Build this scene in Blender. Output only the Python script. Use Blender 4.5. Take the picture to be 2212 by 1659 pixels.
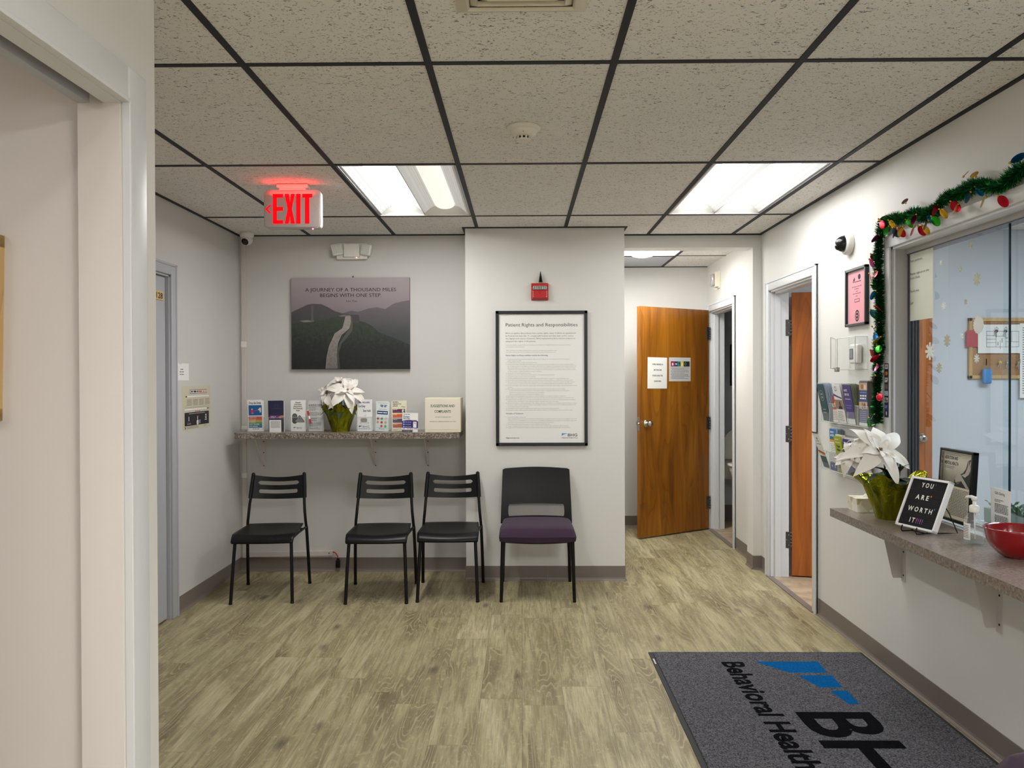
import bpy, bmesh, math, random
from mathutils import Matrix, Vector
PI = math.pi
for o in list(bpy.data.objects): bpy.data.objects.remove(o)
SC = bpy.context.scene
COL = SC.collection

# ------------------------------------------------------------------ camera
F_PX, PITCH, YAW, ROLL, EYE = 1702.85, .0076, .0116, -.0031, 1.396
fw = Vector((-math.sin(YAW)*math.cos(PITCH), math.cos(YAW)*math.cos(PITCH), -math.sin(PITCH)))
rt0 = Vector((math.cos(YAW), math.sin(YAW), 0)); up0 = rt0.cross(fw)
rt = math.cos(ROLL)*rt0 + math.sin(ROLL)*up0
up = -math.sin(ROLL)*rt0 + math.cos(ROLL)*up0
cd = bpy.data.cameras.new('camera'); cam = bpy.data.objects.new('camera', cd); COL.objects.link(cam)
cd.sensor_fit = 'HORIZONTAL'; cd.sensor_width = 36.0; cd.lens = 36.0*F_PX/2212; cd.clip_start = .05
mw = Matrix((rt, up, -fw)).transposed().to_4x4(); mw.translation = Vector((0, 0, EYE)); cam.matrix_world = mw
SC.camera = cam
# ------------------------------------------------------------------ world, exposure
w = bpy.data.worlds.new('world'); SC.world = w; w.use_nodes = True
w.node_tree.nodes['Background'].inputs[0].default_value = (.02, .02, .022, 1)
w.node_tree.nodes['Background'].inputs[1].default_value = 1
vs = SC.view_settings; vs.view_transform = 'Standard'; vs.look = 'None'; vs.gamma = 1; vs.use_curve_mapping = False
vs.exposure = 0.60
SC.cycles.max_bounces = 9; SC.cycles.transparent_max_bounces = 24; SC.cycles.diffuse_bounces = 6
SC.cycles.sample_clamp_indirect = 4
TUBE = 5.5          # radiance of a lit troffer lens
LAMP_W = 4.8        # watts of each lit troffer lamp
def area(name, x, y, z, sx, sy, e, col=(1, .97, .93)):
    l = bpy.data.lights.new(name, 'AREA'); l.shape = 'RECTANGLE'; l.size = sx; l.size_y = sy; l.energy = e; l.color = col
    o = bpy.data.objects.new(name, l); o.location = (x, y, z); COL.objects.link(o); return o

# ------------------------------------------------------------------ key dimensions (metres)
XL, XR, YB, CEIL = -2.04, 1.742, 5.69, 2.431
PX0, PX1, PY = -.383, .711, 5.43            # pillar
YH = 5.74                                   # header over the hall opening
YHB = 7.40                                  # hall back wall
XN = -.90                                   # near partition on the left
GX, GY = -.912, 2.594                       # a crossing of the ceiling grid

# ------------------------------------------------------------------ materials
def S(r, g, b):
    f = lambda c: (c/255/12.92) if c/255 <= .04045 else ((c/255+.055)/1.055)**2.4
    return (f(r), f(g), f(b), 1)
class NT:
    def __init__(s, name):
        s.m = bpy.data.materials.new(name); s.m.use_nodes = True; s.t = s.m.node_tree
        s.b = s.t.nodes['Principled BSDF']
    def n(s, typ, **kw):
        nd = s.t.nodes.new(typ)
        for k, v in kw.items():
            if k in nd.inputs.keys() if isinstance(k, str) else False: nd.inputs[k].default_value = v
            else: setattr(nd, k, v)
        return nd
    def l(s, a, b): s.t.links.new(a, b)
    def coord(s, scale=(1, 1, 1), kind='Object', rot=(0, 0, 0)):
        tc = s.n('ShaderNodeTexCoord'); mp = s.n('ShaderNodeMapping')
        mp.inputs['Scale'].default_value = scale; mp.inputs['Rotation'].default_value = rot
        s.l(tc.outputs[kind], mp.inputs[0]); return mp.outputs[0]
    def noise(s, vec, scale, detail=3, rough=.5, dist=0):
        nd = s.n('ShaderNodeTexNoise'); nd.inputs['Scale'].default_value = scale; nd.inputs['Detail'].default_value = detail
        nd.inputs['Roughness'].default_value = rough; nd.inputs['Distortion'].default_value = dist
        s.l(vec, nd.inputs['Vector']); return nd.outputs['Fac']
    def ramp(s, fac, stops):
        r = s.n('ShaderNodeValToRGB'); e = r.color_ramp.elements
        while len(e) < len(stops): e.new(.5)
        for i, (p, c) in enumerate(stops): e[i].position = p; e[i].color = c if len(c) == 4 else (*c, 1)
        s.l(fac, r.inputs[0]); return r.outputs[0]
    def mix(s, fac, a, b, mode='MIX'):
        m = s.n('ShaderNodeMix'); m.data_type = 'RGBA'; m.blend_type = mode
        for v, i in ((fac, 0), (a, 6), (b, 7)):
            if isinstance(v, (int, float)): m.inputs[i].default_value = v
            elif isinstance(v, tuple): m.inputs[i].default_value = v
            else: s.l(v, m.inputs[i])
        return m.outputs[2]
    def math(s, op, a, b=0, c=0):
        m = s.n('ShaderNodeMath'); m.operation = op
        for i, v in enumerate((a, b, c)):
            if isinstance(v, (int, float)): m.inputs[i].default_value = v
            else: s.l(v, m.inputs[i])
        return m.outputs[0]
    def bump(s, h, strength=.2, dist=.002):
        b = s.n('ShaderNodeBump'); b.inputs['Strength'].default_value = strength; b.inputs['Distance'].default_value = dist
        s.l(h, b.inputs['Height']); s.l(b.outputs[0], s.b.inputs['Normal'])
MC = {}
def pm(name, col, rough=.5, metal=0, spec=None, emit=None, es=0, coat=0, vary=.04, vs=30, bump=0):
    """plain procedural material: base colour with a faint noise variation"""
    if name in MC: return MC[name]
    t = NT(name); v = t.coord()
    n = t.noise(v, vs, 4)
    c2 = tuple(min(1, x*(1-vary)) for x in col[:3])+(1,)
    t.l(t.mix(n, col, c2), t.b.inputs['Base Color'])
    t.b.inputs['Roughness'].default_value = rough; t.b.inputs['Metallic'].default_value = metal
    if spec is not None: t.b.inputs['Specular IOR Level'].default_value = spec
    if coat: t.b.inputs['Coat Weight'].default_value = coat
    if emit: t.b.inputs['Emission Color'].default_value = emit; t.b.inputs['Emission Strength'].default_value = es
    if bump: t.bump(n, bump, .001)
    MC[name] = t.m; return t.m
def paint(name, col, bump=.12, rough=.55):
    t = NT(name); v = t.coord(); n = t.noise(v, 160, 4, .6); big = t.noise(v, .8, 3)
    c2 = tuple(x*.965 for x in col[:3])+(1,)
    t.l(t.mix(big, col, c2), t.b.inputs['Base Color']); t.b.inputs['Roughness'].default_value = rough
    t.bump(n, bump, .0012); return t.m
M_WALL = paint('wall_paint', S(222, 221, 218))
M_WALLB = paint('wall_paint_dimmed', S(206, 205, 203))  # darkened wall paint: light falloff at the back left put into the colour
M_PINK = paint('warm_lit_wall_paint', S(226, 219, 216))  # warm light on the side room wall and jamb, put into the colour
M_OFFICE = paint('office_wall_paint', S(205, 211, 220))
M_BATH = paint('bathroom_wall_paint', S(190, 198, 208))
M_TRIM = paint('trim_paint', S(220, 222, 226), .05, .38)
M_TRIMG = paint('grey_door_paint', S(178, 180, 188), .04, .4)
M_WTRIM = paint('window_frame_paint', S(170, 168, 168), .04, .4)
M_BASE = pm('vinyl_baseboard', S(122, 112, 106), .45, vary=.08, vs=6)
M_TEE = pm('ceiling_tee_metal', S(20, 22, 32), .65, vary=.1)
M_BLACK = pm('black_plastic', S(10, 10, 13), .38, spec=.3, vary=.1, vs=60)
M_BLACKM = pm('black_metal_tube', S(7, 7, 9), .4, spec=.3, vary=.1)
M_INK = pm('black_ink', S(28, 28, 32), .7)
M_INKG = pm('grey_ink', S(110, 108, 110), .7)
M_WHITE = pm('white_plastic', S(232, 230, 226), .35, vary=.02)
M_PAPER = pm('white_paper', S(238, 238, 236), .6, vary=.02)
M_PAPERG = pm('grey_paper', S(205, 205, 206), .6, vary=.03)
M_CREAM = pm('cream_paper', S(232, 226, 204), .6, vary=.03)
M_CHROME = pm('brushed_nickel', S(190, 184, 172), .22, 1, vary=.1)
M_DKMET = pm('dark_hinge_metal', S(92, 90, 88), .4, .8)
M_RED = pm('red_plastic', S(190, 22, 26), .35)
M_BRK = pm('bracket_paint', S(206, 200, 196), .4)
def flat(r, g, b, rough=.55): return pm('print_%d_%d_%d' % (r, g, b), S(r, g, b), rough, vary=.03)
def glassy(name, tint=(.97, .99, .98, 1), ior=1.45, rough=.0, frost=0):
    t = NT(name); out = t.t.nodes['Material Output']; tr = t.n('ShaderNodeBsdfTransparent'); tr.inputs[0].default_value = tint
    gl = t.n('ShaderNodeBsdfGlossy'); gl.inputs['Roughness'].default_value = rough; gl.inputs[0].default_value = (1, 1, 1, 1)
    fr = t.n('ShaderNodeFresnel'); fr.inputs['IOR'].default_value = ior
    geo = t.n('ShaderNodeNewGeometry'); ff = t.math('MULTIPLY', fr.outputs[0], t.math('SUBTRACT', 1, geo.outputs['Backfacing']))
    mx = t.n('ShaderNodeMixShader'); t.l(ff, mx.inputs[0]); t.l(tr.outputs[0], mx.inputs[1]); t.l(gl.outputs[0], mx.inputs[2])
    last = mx.outputs[0]
    if frost:
        df = t.n('ShaderNodeBsdfDiffuse'); df.inputs[0].default_value = (.9, .93, .93, 1)
        m2 = t.n('ShaderNodeMixShader'); m2.inputs[0].default_value = frost; t.l(last, m2.inputs[1]); t.l(df.outputs[0], m2.inputs[2]); last = m2.outputs[0]
    t.t.nodes.remove(t.b); t.l(last, out.inputs[0]); return t.m
M_GLASS = glassy('window_glass', (.90, .95, .97, 1), 1.5)
M_GEDGE = pm('glass_edge', S(18, 40, 52), .1)
M_ACRYL = glassy('clear_acrylic', (.98, .985, .985, 1), 1.5, .02, .015)
M_ACEDGE = pm('acrylic_edge', S(205, 212, 210), .15)
M_LIQ = glassy('clear_gel_bottle', (.97, .98, .98, 1), 1.6, .02, .08)

def ceiling_mat():
    t = NT('acoustic_tile'); v = t.coord((1, 1, 1))
    base = t.noise(v, 5, 4)
    vo = t.n('ShaderNodeTexNoise'); mp = t.coord((1.0, 1.7, 1)); t.l(mp, vo.inputs['Vector'])
    vo.inputs['Scale'].default_value = 62; vo.inputs['Detail'].default_value = 2.5; vo.inputs['Distortion'].default_value = 1.4
    fis = t.ramp(vo.outputs['Fac'], [(.335, (1, 1, 1)), (.390, (0, 0, 0))])
    v2 = t.n('ShaderNodeTexVoronoi'); t.l(v, v2.inputs['Vector']); v2.inputs['Scale'].default_value = 75
    pin = t.ramp(v2.outputs['Distance'], [(.10, (1, 1, 1)), (.17, (0, 0, 0))])
    dark = t.math('MAXIMUM', fis, t.math('MULTIPLY', pin, .75))
    c = t.mix(base, S(236, 234, 231), S(225, 222, 217))
    t.l(t.mix(t.math('MULTIPLY', dark, .74), c, S(58, 52, 48)), t.b.inputs['Base Color'])
    t.b.inputs['Roughness'].default_value = .95; t.b.inputs['Specular IOR Level'].default_value = .1
    t.bump(t.math('SUBTRACT', 1, dark), .6, .003); return t.m
M_CEIL = ceiling_mat()

def floor_mat():
    t = NT('vinyl_plank_floor')
    tc = t.n('ShaderNodeTexCoord'); sep = t.n('ShaderNodeSeparateXYZ'); t.l(tc.outputs['Object'], sep.inputs[0])
    X, Y = sep.outputs[0], sep.outputs[1]
    W_, L_ = .18, 1.22
    col = t.math('FLOOR', t.math('DIVIDE', X, W_))
    wn = t.n('ShaderNodeTexWhiteNoise'); wn.noise_dimensions = '1D'; t.l(col, wn.inputs['W'])
    yo = t.math('ADD', t.math('DIVIDE', Y, L_), t.math('MULTIPLY', wn.outputs['Value'], 7.3))
    row = t.math('FLOOR', yo)
    cmb = t.n('ShaderNodeCombineXYZ'); t.l(col, cmb.inputs[0]); t.l(row, cmb.inputs[1])
    w2 = t.n('ShaderNodeTexWhiteNoise'); w2.noise_dimensions = '3D'; t.l(cmb.outputs[0], w2.inputs['Vector'])
    rnd = w2.outputs['Value']; rc = w2.outputs['Color']
    fx = t.math('FRACT', t.math('DIVIDE', X, W_)); fy = t.math('FRACT', yo)
    ex = t.math('MINIMUM', fx, t.math('SUBTRACT', 1, fx)); ey = t.math('MULTIPLY', t.math('MINIMUM', fy, t.math('SUBTRACT', 1, fy)), L_/W_)
    edge = t.ramp(t.math('MINIMUM', ex, ey), [(.0, (0, 0, 0)), (.014, (1, 1, 1))])
    # per-plank shifted coordinates
    off = t.n('ShaderNodeVectorMath'); off.operation = 'SCALE'; t.l(rc, off.inputs[0]); off.inputs['Scale'].default_value = 23
    va = t.n('ShaderNodeVectorMath'); va.operation = 'ADD'; t.l(tc.outputs['Object'], va.inputs[0]); t.l(off.outputs[0], va.inputs[1])
    def mapped(sx, sy):
        mp = t.n('ShaderNodeMapping'); mp.inputs['Scale'].default_value = (sx, sy, 1); t.l(va.outputs[0], mp.inputs[0]); return mp.outputs[0]
    big = t.noise(mapped(6.2, 1.15), 1, 4, .55, .8)              # blotches
    fine = t.noise(mapped(170, 7), 1, 3, .65, .4)             # fine pores along the plank
    mid = t.noise(mapped(38, 2.6), 1, 4, .6, .8)
    # cathedral rings: contour lines of a stretched noise field
    field = t.noise(mapped(7.5, .85), 1, 2.0, .40, .25)
    saw = t.math('FRACT', t.math('MULTIPLY', field, 30))
    line = t.ramp(saw, [(.0, (.7, .7, .7)), (.10, (1, 1, 1)), (.30, (.1, .1, .1)), (.5, (0, 0, 0)), (1, (0, 0, 0))])
    msk = t.ramp(big, [(.40, (1, 1, 1)), (.53, (0, 0, 0))])
    lines = t.math('MULTIPLY', line, msk)
    # knots
    kn = t.n('ShaderNodeTexVoronoi'); t.l(mapped(4.4, 1.9), kn.inputs['Vector']); kn.inputs['Scale'].default_value = 1
    knot = t.ramp(t.math('ADD', kn.outputs['Distance'], t.math('MULTIPLY', mid, .10)), [(.08, (1, 1, 1)), (.19, (0, 0, 0))])
    spark = t.noise(mapped(60, 34), 1, 3, .7)                 # short cross-grain flecks
    c = t.ramp(big, [(.30, S(114, 104, 78)), (.42, S(148, 137, 104)), (.52, S(176, 166, 129)), (.68, S(200, 190, 155))])
    c = t.mix(t.math('MULTIPLY', rnd, .30), c, S(150, 140, 103))
    c = t.mix(t.ramp(mid, [(.36, (.55, .55, .55)), (.56, (0, 0, 0))]), c, S(112, 102, 78))
    c = t.mix(t.math('MULTIPLY', t.ramp(fine, [(.34, (1, 1, 1)), (.58, (0, 0, 0))]), .34), c, S(92, 83, 62))
    c = t.mix(t.math('MULTIPLY', t.ramp(spark, [(.56, (0, 0, 0)), (.72, (1, 1, 1))]), .45), c, S(206, 196, 160))
    c = t.mix(t.math('MULTIPLY', lines, .50), c, S(200, 188, 150))
    c = t.mix(t.math('MULTIPLY', knot, .75), c, S(78, 70, 60))
    c = t.mix(edge, t.mix(.45, c, S(84, 76, 58)), c)
    t.l(c, t.b.inputs['Base Color'])
    t.b.inputs['Roughness'].default_value = .42; t.b.inputs['Specular IOR Level'].default_value = .35
    t.bump(t.math('ADD', t.math('MULTIPLY', fine, .5), t.math('MULTIPLY', edge, .6)), .18, .001); return t.m
M_FLOOR = floor_mat()
def tile_floor():
    t = NT('beige_stone_floor'); n = t.noise(t.coord(), 9, 5)
    t.l(t.ramp(n, [(.3, S(150, 130, 108)), (.7, S(190, 172, 146))]), t.b.inputs['Base Color']); t.b.inputs['Roughness'].default_value = .5; return t.m
M_TILE = tile_floor()
def wood(name, a, b, c, axis='Z'):
    t = NT(name); v = t.coord((9, 9, .9)); 
    f = t.noise(v, 1, 3, .55, 1.3); fine = t.noise(t.coord((160, 160, 5)), 1, 3, .6)
    rings = t.math('FRACT', t.math('MULTIPLY', t.noise(t.coord((4.2, 4.2, .75)), 1, 1.5, .45, .5), 9))
    col = t.ramp(f, [(.25, a), (.55, b), (.8, c)])
    dk = tuple(x*.62 for x in a[:3])+(1,)
    col = t.mix(t.math('MULTIPLY', t.ramp(rings, [(0, (1, 1, 1)), (.22, (.2, .2, .2)), (1, (0, 0, 0))]), .42), col, dk)
    col = t.mix(t.math('MULTIPLY', fine, .22), col, a)
    t.l(col, t.b.inputs['Base Color']); t.b.inputs['Roughness'].default_value = .32; t.b.inputs['Coat Weight'].default_value = .15
    return t.m
M_WOOD = wood('amber_door_veneer', S(112, 64, 12), S(158, 98, 20), S(182, 120, 34))
M_WOOD2 = wood('orange_door_veneer', S(140, 72, 20), S(182, 102, 34), S(200, 122, 48))
M_OAK = wood('pale_oak_frame', S(176, 138, 84), S(206, 170, 112), S(220, 188, 134))
def stone(name, cols, scale):
    t = NT(name); v = t.coord(); n = t.noise(v, scale, 5, .7, .4); n2 = t.noise(v, scale*.12, 3)
    c = t.ramp(n, [(.34, cols[0]), (.47, cols[1]), (.56, cols[2]), (.68, cols[3])])
    c = t.mix(t.math('MULTIPLY', n2, .35), c, cols[1])
    t.l(c, t.b.inputs['Base Color']); t.b.inputs['Roughness'].default_value = .28; return t.m
M_LAM = stone('granite_laminate', [S(48, 40, 34), S(104, 92, 82), S(156, 144, 132), S(216, 206, 192)], 120)
M_LAM2 = stone('taupe_stone_laminate', [S(92, 82, 76), S(128, 116, 108), S(150, 138, 130), S(176, 164, 152)], 95)
def carpet(name, a, b, sc=170):
    t = NT(name); v = t.coord(); n = t.noise(v, sc, 2, .7); n2 = t.noise(v, 7, 3); n3 = t.noise(v, 60, 3)
    c = t.mix(t.ramp(n, [(.35, (0, 0, 0)), (.65, (1, 1, 1))]), a, b)
    c = t.mix(t.math('MULTIPLY', t.math('ADD', n2, n3), .25), c, a)
    t.l(c, t.b.inputs['Base Color']); t.b.inputs['Roughness'].default_value = 1; t.b.inputs['Specular IOR Level'].default_value = .05
    t.bump(t.math('ADD', n, t.math('MULTIPLY', n3, .6)), .9, .006); return t.m
M_MAT = carpet('grey_mat_pile', S(52, 52, 58), S(132, 132, 138))
M_MATB = carpet('black_mat_pile', S(6, 6, 10), S(20, 20, 25))
M_MATBL = carpet('blue_mat_pile', S(6, 78, 138), S(14, 108, 176))
M_RUB = pm('mat_rubber', S(40, 42, 44), .7)
def fabric(name, a, b):
    t = NT(name); v = t.coord(); n = t.noise(v, 900, 2, .6)
    t.l(t.mix(n, a, b), t.b.inputs['Base Color']); t.b.inputs['Roughness'].default_value = .95; t.b.inputs['Sheen Weight'].default_value = .08
    t.bump(n, .3, .001); return t.m
M_PURPLE = fabric('purple_upholstery', S(44, 27, 47), S(66, 42, 68))

# ------------------------------------------------------------------ mesh builder
_tc = {}
def text_geo(s, bold=0.0, res=2, shear=0):
    k = (s, bold, res, shear)
    if k in _tc: return _tc[k]
    c = bpy.data.curves.new('tmp', 'FONT'); c.body = s; c.size = 1; c.resolution_u = res; c.offset = bold; c.shear = shear
    o = bpy.data.objects.new('tmp', c); me = o.to_mesh()
    vv = [(v.co.x, v.co.y) for v in me.vertices]; ff = [tuple(p.vertices) for p in me.polygons]
    o.to_mesh_clear(); bpy.data.objects.remove(o); bpy.data.curves.remove(c)
    if not vv: vv = [(0, 0)]
    r = (vv, ff, min(v[0] for v in vv), max(v[0] for v in vv)); _tc[k] = r; return r
class MB:
    def __init__(s): s.v = []; s.f = []; s.mi = []; s.sm = []; s.mats = []; s.T = Matrix()
    def mid(s, m):
        if m not in s.mats: s.mats.append(m)
        return s.mats.index(m)
    def add(s, vv, ff, mat, smooth=False):
        b = len(s.v); T = s.T
        s.v += [tuple(T @ Vector(v)) for v in vv]; i = s.mid(mat)
        for f in ff: s.f.append(tuple(b+k for k in f)); s.mi.append(i); s.sm.append(smooth)
        return s
    def box(s, x0, x1, y0, y1, z0, z1, mat, bev=0, seg=2):
        if x1 < x0: x0, x1 = x1, x0
        if y1 < y0: y0, y1 = y1, y0
        if z1 < z0: z0, z1 = z1, z0
        if bev:
            bm = bmesh.new(); bmesh.ops.create_cube(bm, size=1)
            for v in bm.verts: v.co = Vector(((x0+x1)/2+v.co.x*(x1-x0), (y0+y1)/2+v.co.y*(y1-y0), (z0+z1)/2+v.co.z*(z1-z0)))
            bmesh.ops.bevel(bm, geom=bm.edges[:], offset=min(bev, .49*min(x1-x0, y1-y0, z1-z0)), segments=seg, profile=.5, affect='EDGES')
            bm.verts.index_update(); s.add([v.co[:] for v in bm.verts], [tuple(v.index for v in f.verts) for f in bm.faces], mat, seg > 2); bm.free(); return s
        vv = [(x, y, z) for x in (x0, x1) for y in (y0, y1) for z in (z0, z1)]
        return s.add(vv, [(0, 1, 3, 2), (4, 6, 7, 5), (0, 4, 5, 1), (2, 3, 7, 6), (0, 2, 6, 4), (1, 5, 7, 3)], mat)
    def prism(s, poly, axis, a, b, mat, smooth=False):
        """polygon in the two other axes (in x,y,z order) extruded along axis from a to b"""
        n = len(poly)
        def P(p, t): return {'x': (t, p[0], p[1]), 'y': (p[0], t, p[1]), 'z': (p[0], p[1], t)}[axis]
        vv = [P(p, a) for p in poly]+[P(p, b) for p in poly]
        ff = [tuple(range(n))[::-1], tuple(range(n, 2*n))]+[(i, (i+1) % n, n+(i+1) % n, n+i) for i in range(n)]
        ff2 = ff[2:]; s.add(vv, ff[:2], mat, False)
        return s.add(vv, ff2, mat, smooth)
    def quad(s, pts, mat): return s.add(pts, [tuple(range(len(pts)))], mat)
    def tube(s, pts, r, mat, n=12, cap=True, smooth=True, radii=None):
        pts = [Vector(p) for p in pts]; vv = []; ff = []; prev = None
        for i, p in enumerate(pts):
            d = (pts[min(i+1, len(pts)-1)]-pts[max(i-1, 0)]).normalized()
            a = Vector((0, 0, 1)) if abs(d.z) < .9 else Vector((1, 0, 0))
            if prev is None: u = d.cross(a).normalized()
            else: u = (prev-d*prev.dot(d)).normalized()
            prev = u; w_ = d.cross(u); rr = radii[i] if radii else r
            vv += [tuple(p+(u*math.cos(2*PI*k/n)+w_*math.sin(2*PI*k/n))*rr) for k in range(n)]
        for i in range(len(pts)-1):
            ff += [(i*n+k, i*n+(k+1) % n, (i+1)*n+(k+1) % n, (i+1)*n+k) for k in range(n)]
        s.add(vv, ff, mat, smooth)
        if cap: s.add(vv, [tuple(range(n))[::-1], tuple(range(len(vv)-n, len(vv)))], mat)
        return s
    def lathe(s, prof, mat, n=32, smooth=True, c=(0, 0, 0), sx=1, sy=1):
        vv = []; ff = []
        for r, z in prof: vv += [(c[0]+r*math.cos(2*PI*k/n)*sx, c[1]+r*math.sin(2*PI*k/n)*sy, c[2]+z) for k in range(n)]
        for i in range(len(prof)-1): ff += [(i*n+k, i*n+(k+1) % n, (i+1)*n+(k+1) % n, (i+1)*n+k) for k in range(n)]
        if prof[0][0] > 1e-5: ff.append(tuple(range(n))[::-1])
        if prof[-1][0] > 1e-5: ff.append(tuple(range(len(vv)-n, len(vv))))
        return s.add(vv, ff, mat, smooth)
    def ball(s, c, r, mat, n=16, m=10, sc=(1, 1, 1)):
        pr = [(max(1e-6, r*math.sin(PI*i/m)), -r*math.cos(PI*i/m)) for i in range(m+1)]
        T = s.T.copy(); s.T = s.T @ Matrix.Translation(c) @ Matrix.Diagonal((*sc, 1)); s.lathe(pr, mat, n); s.T = T; return s
    # --- printed matter on the local front plane (x right, z up, seen from -y)
    def rect(s, x0, x1, z0, z1, mat, y=0): return s.quad([(x0, y, z0), (x1, y, z0), (x1, y, z1), (x0, y, z1)], mat)
    def poly(s, pts, mat, y=0): return s.quad([(p[0], y, p[1]) for p in pts], mat)
    def disc(s, cx, cz, rx, mat, y=0, rz=None, n=20): rz = rz or rx; return s.poly([(cx+rx*math.cos(2*PI*k/n), cz+rz*math.sin(2*PI*k/n)) for k in range(n)], mat, y)
    def ring(s, cx, cz, r0, r1, mat, y=0, n=24):
        vv = [(cx+r*math.cos(2*PI*k/n), y, cz+r*math.sin(2*PI*k/n)) for r in (r0, r1) for k in range(n)]
        return s.add(vv, [(k, n+k, n+(k+1) % n, (k+1) % n) for k in range(n)], mat)
    def text(s, t, x, z, cap, mat, y=0, width=None, align='L', bold=0.0, res=2, shear=0):
        vv, ff, a, b = text_geo(t, bold, res, shear); k = cap/.70; kx = k
        if width and b > a: kx = width/(b-a)
        w_ = (b-a)*kx; x0 = x-(0 if align == 'L' else w_/2 if align == 'C' else w_)
        return s.add([(x0+(p[0]-a)*kx, y, z+p[1]*k) for p in vv], ff, mat)
    def bars(s, x0, x1, z, h, mat, y=0, seed=0, fill=.86):
        """an unreadably small printed line: word-length dashes"""
        r = random.Random(seed); x = x0
        while x < x1-h:
            w_ = h*r.uniform(2.0, 5.5); e = min(x+w_, x1); s.rect(x, e, z, z+h, mat, y); x = e+h*r.uniform(.7, 1.1)
        return s
    def build(s, name, parent=None, loc=None, rotz=0, rot=None):
        me = bpy.data.meshes.new(name); me.from_pydata(s.v, [], s.f)
        for m in s.mats: me.materials.append(m)
        me.polygons.foreach_set('material_index', s.mi); me.polygons.foreach_set('use_smooth', s.sm); me.update()
        o = bpy.data.objects.new(name, me); COL.objects.link(o)
        if parent: o.parent = parent
        if loc: o.location = loc
        o.rotation_euler = rot if rot else (0, 0, rotz)
        return o
def tag(o, label, cat, group=None):
    o['label'] = label; o['category'] = cat
    if group: o['group'] = group
    return o
def empty(name, loc, rotz=0, label=None, cat=None, group=None, rot=None):
    o = bpy.data.objects.new(name, None); o.empty_display_size = .05; o.location = loc; o.rotation_euler = rot if rot else (0, 0, rotz); COL.objects.link(o)
    if label: tag(o, label, cat, group)
    return o
def struct(o, label=None):
    o['kind'] = 'structure'
    if label: o['label'] = label
    return o
def copy_tree(o, parent=None):
    c = o.copy(); COL.objects.link(c)
    if parent: c.parent = parent
    for ch in list(o.children): copy_tree(ch, c)
    return c
RW = -PI/2      # faces the room from the right-hand wall
LW = PI/2       # faces the room from the left-hand wall
def sheet(b, w_, h, mat, t=.0006): return b.box(-w_/2, w_/2, -t, 0, 0, h, mat)

# ================================================================== SETTING
# ---- floor
b = MB(); b.box(-3.4, 5.0, -2.4, 7.9, -.08, 0, M_FLOOR); struct(b.build('floor'))
b = MB(); b.box(1.80, 4.8, .5, 5.6, 0, .003, M_TILE); struct(b.build('floor_office'))
b = MB(); b.box(1.80, 3.6, 6.2, 7.68, 0, .003, M_TILE); struct(b.build('floor_bathroom'))
b = MB()
b.box(1.715, 1.755, 4.68, 5.55, 0, .006, M_BASE); b.box(1.755, 1.80, 4.68, 5.55, .0, .0045, M_TILE)
struct(b.build('trim_1'))
b = MB(); b.box(1.715, 1.755, 6.47, 7.27, 0, .006, M_BASE); b.box(1.755, 1.80, 6.47, 7.27, 0, .0045, M_TILE); struct(b.build('trim_2'))

# ---- ceiling: lay-in panels on a dark tee grid, leaving the cells of the light troffers and the vent open
FIX = {(0, 1), (3, 1), (0, -3), (3, -3), (3, 5)}          # grid cells (column, row) that hold a troffer; pitch .61 x 1.22
def cell(i, j): return GX+.61*i, GY+1.22*(j-0), GX+.61*(i+1), GY+1.22*(j+1)
b = MB()
for i in range(-5, 5):
    for j in range(-5, 4):
        if (i, j) in ((0, 1), (3, 1), (0, -3), (3, -3)): continue
        x0, y0, x1, y1 = cell(i, j); x0 = max(x0, -3.4); x1 = min(x1, XR+.004); y1 = min(y1, YHB+.1)
        if j >= 2: y1 = min(y1, YH)
        if x1 <= x0 or y1 <= y0: continue
        r = random.Random(i*31+j).uniform(0, .0012)
        b.box(x0, x1, y0, y1, CEIL+r, CEIL+.018, M_CEIL)
b.box(1.33, XR+.004, YH+.14, 6.715, CEIL, CEIL+.018, M_CEIL); b.box(1.33, XR+.004, 6.73, YHB+.05, CEIL, CEIL+.018, M_CEIL); b.box(PX1-.02, 1.306, YH+.14, 6.115, CEIL, CEIL+.018, M_CEIL)
ceiling = struct(b.build('ceiling'))
b = MB(); tw = .012
for i in range(-4, 5):
    x = GX+.61*i
    if x < XR: b.box(x-tw, x+tw, -2.3, YH, CEIL-.003, CEIL+.03, M_TEE)
for j in range(-4, 5):
    y = GY+1.22*j
    if y < YH: b.box(-3.4, XR, y-tw, y+tw, CEIL-.0025, CEIL+.03, M_TEE)
b.box(1.306, 1.33, YH+.14, YHB, CEIL-.003, CEIL+.03, M_TEE); b.box(PX1, 1.306, 6.725, 6.75, CEIL-.003, CEIL+.03, M_TEE); b.box(1.33, XR, 6.715, 6.73, CEIL-.003, CEIL+.03, M_TEE); b.box(PX1, 1.306, 6.115, 6.135, CEIL-.003, CEIL+.03, M_TEE)
b.build('ceiling_grid', ceiling)
b = MB(); q = .02; z0, z1 = CEIL-.005, CEIL+.004         # wall angle around the edge
b.box(XL, XL+q, 1.935, YB, z0, z1, M_TEE); b.box(XL, PX0, YB-q, YB, z0, z1, M_TEE)
b.box(PX0-q, PX0, PY, YB, z0, z1, M_TEE); b.box(PX0-q, PX1+q, PY-q, PY, z0, z1, M_TEE)
b.box(PX1, PX1+q, PY, YH, z0, z1, M_TEE); b.box(PX1, XR, YH-.035, YH, z0, z1, M_TEE)
b.box(XR-q, XR, -2.2, YH, z0, z1, M_TEE); b.box(XN, XN+q, -2.2, 1.935, z0, z1, M_TEE)
b.box(XL, XN, 1.935, 1.935+q, z0, z1, M_TEE); b.box(PX1, XR, YHB-.015, YHB, z0, z1, M_TEE)
b.build('wall_angle', ceiling)
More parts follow.
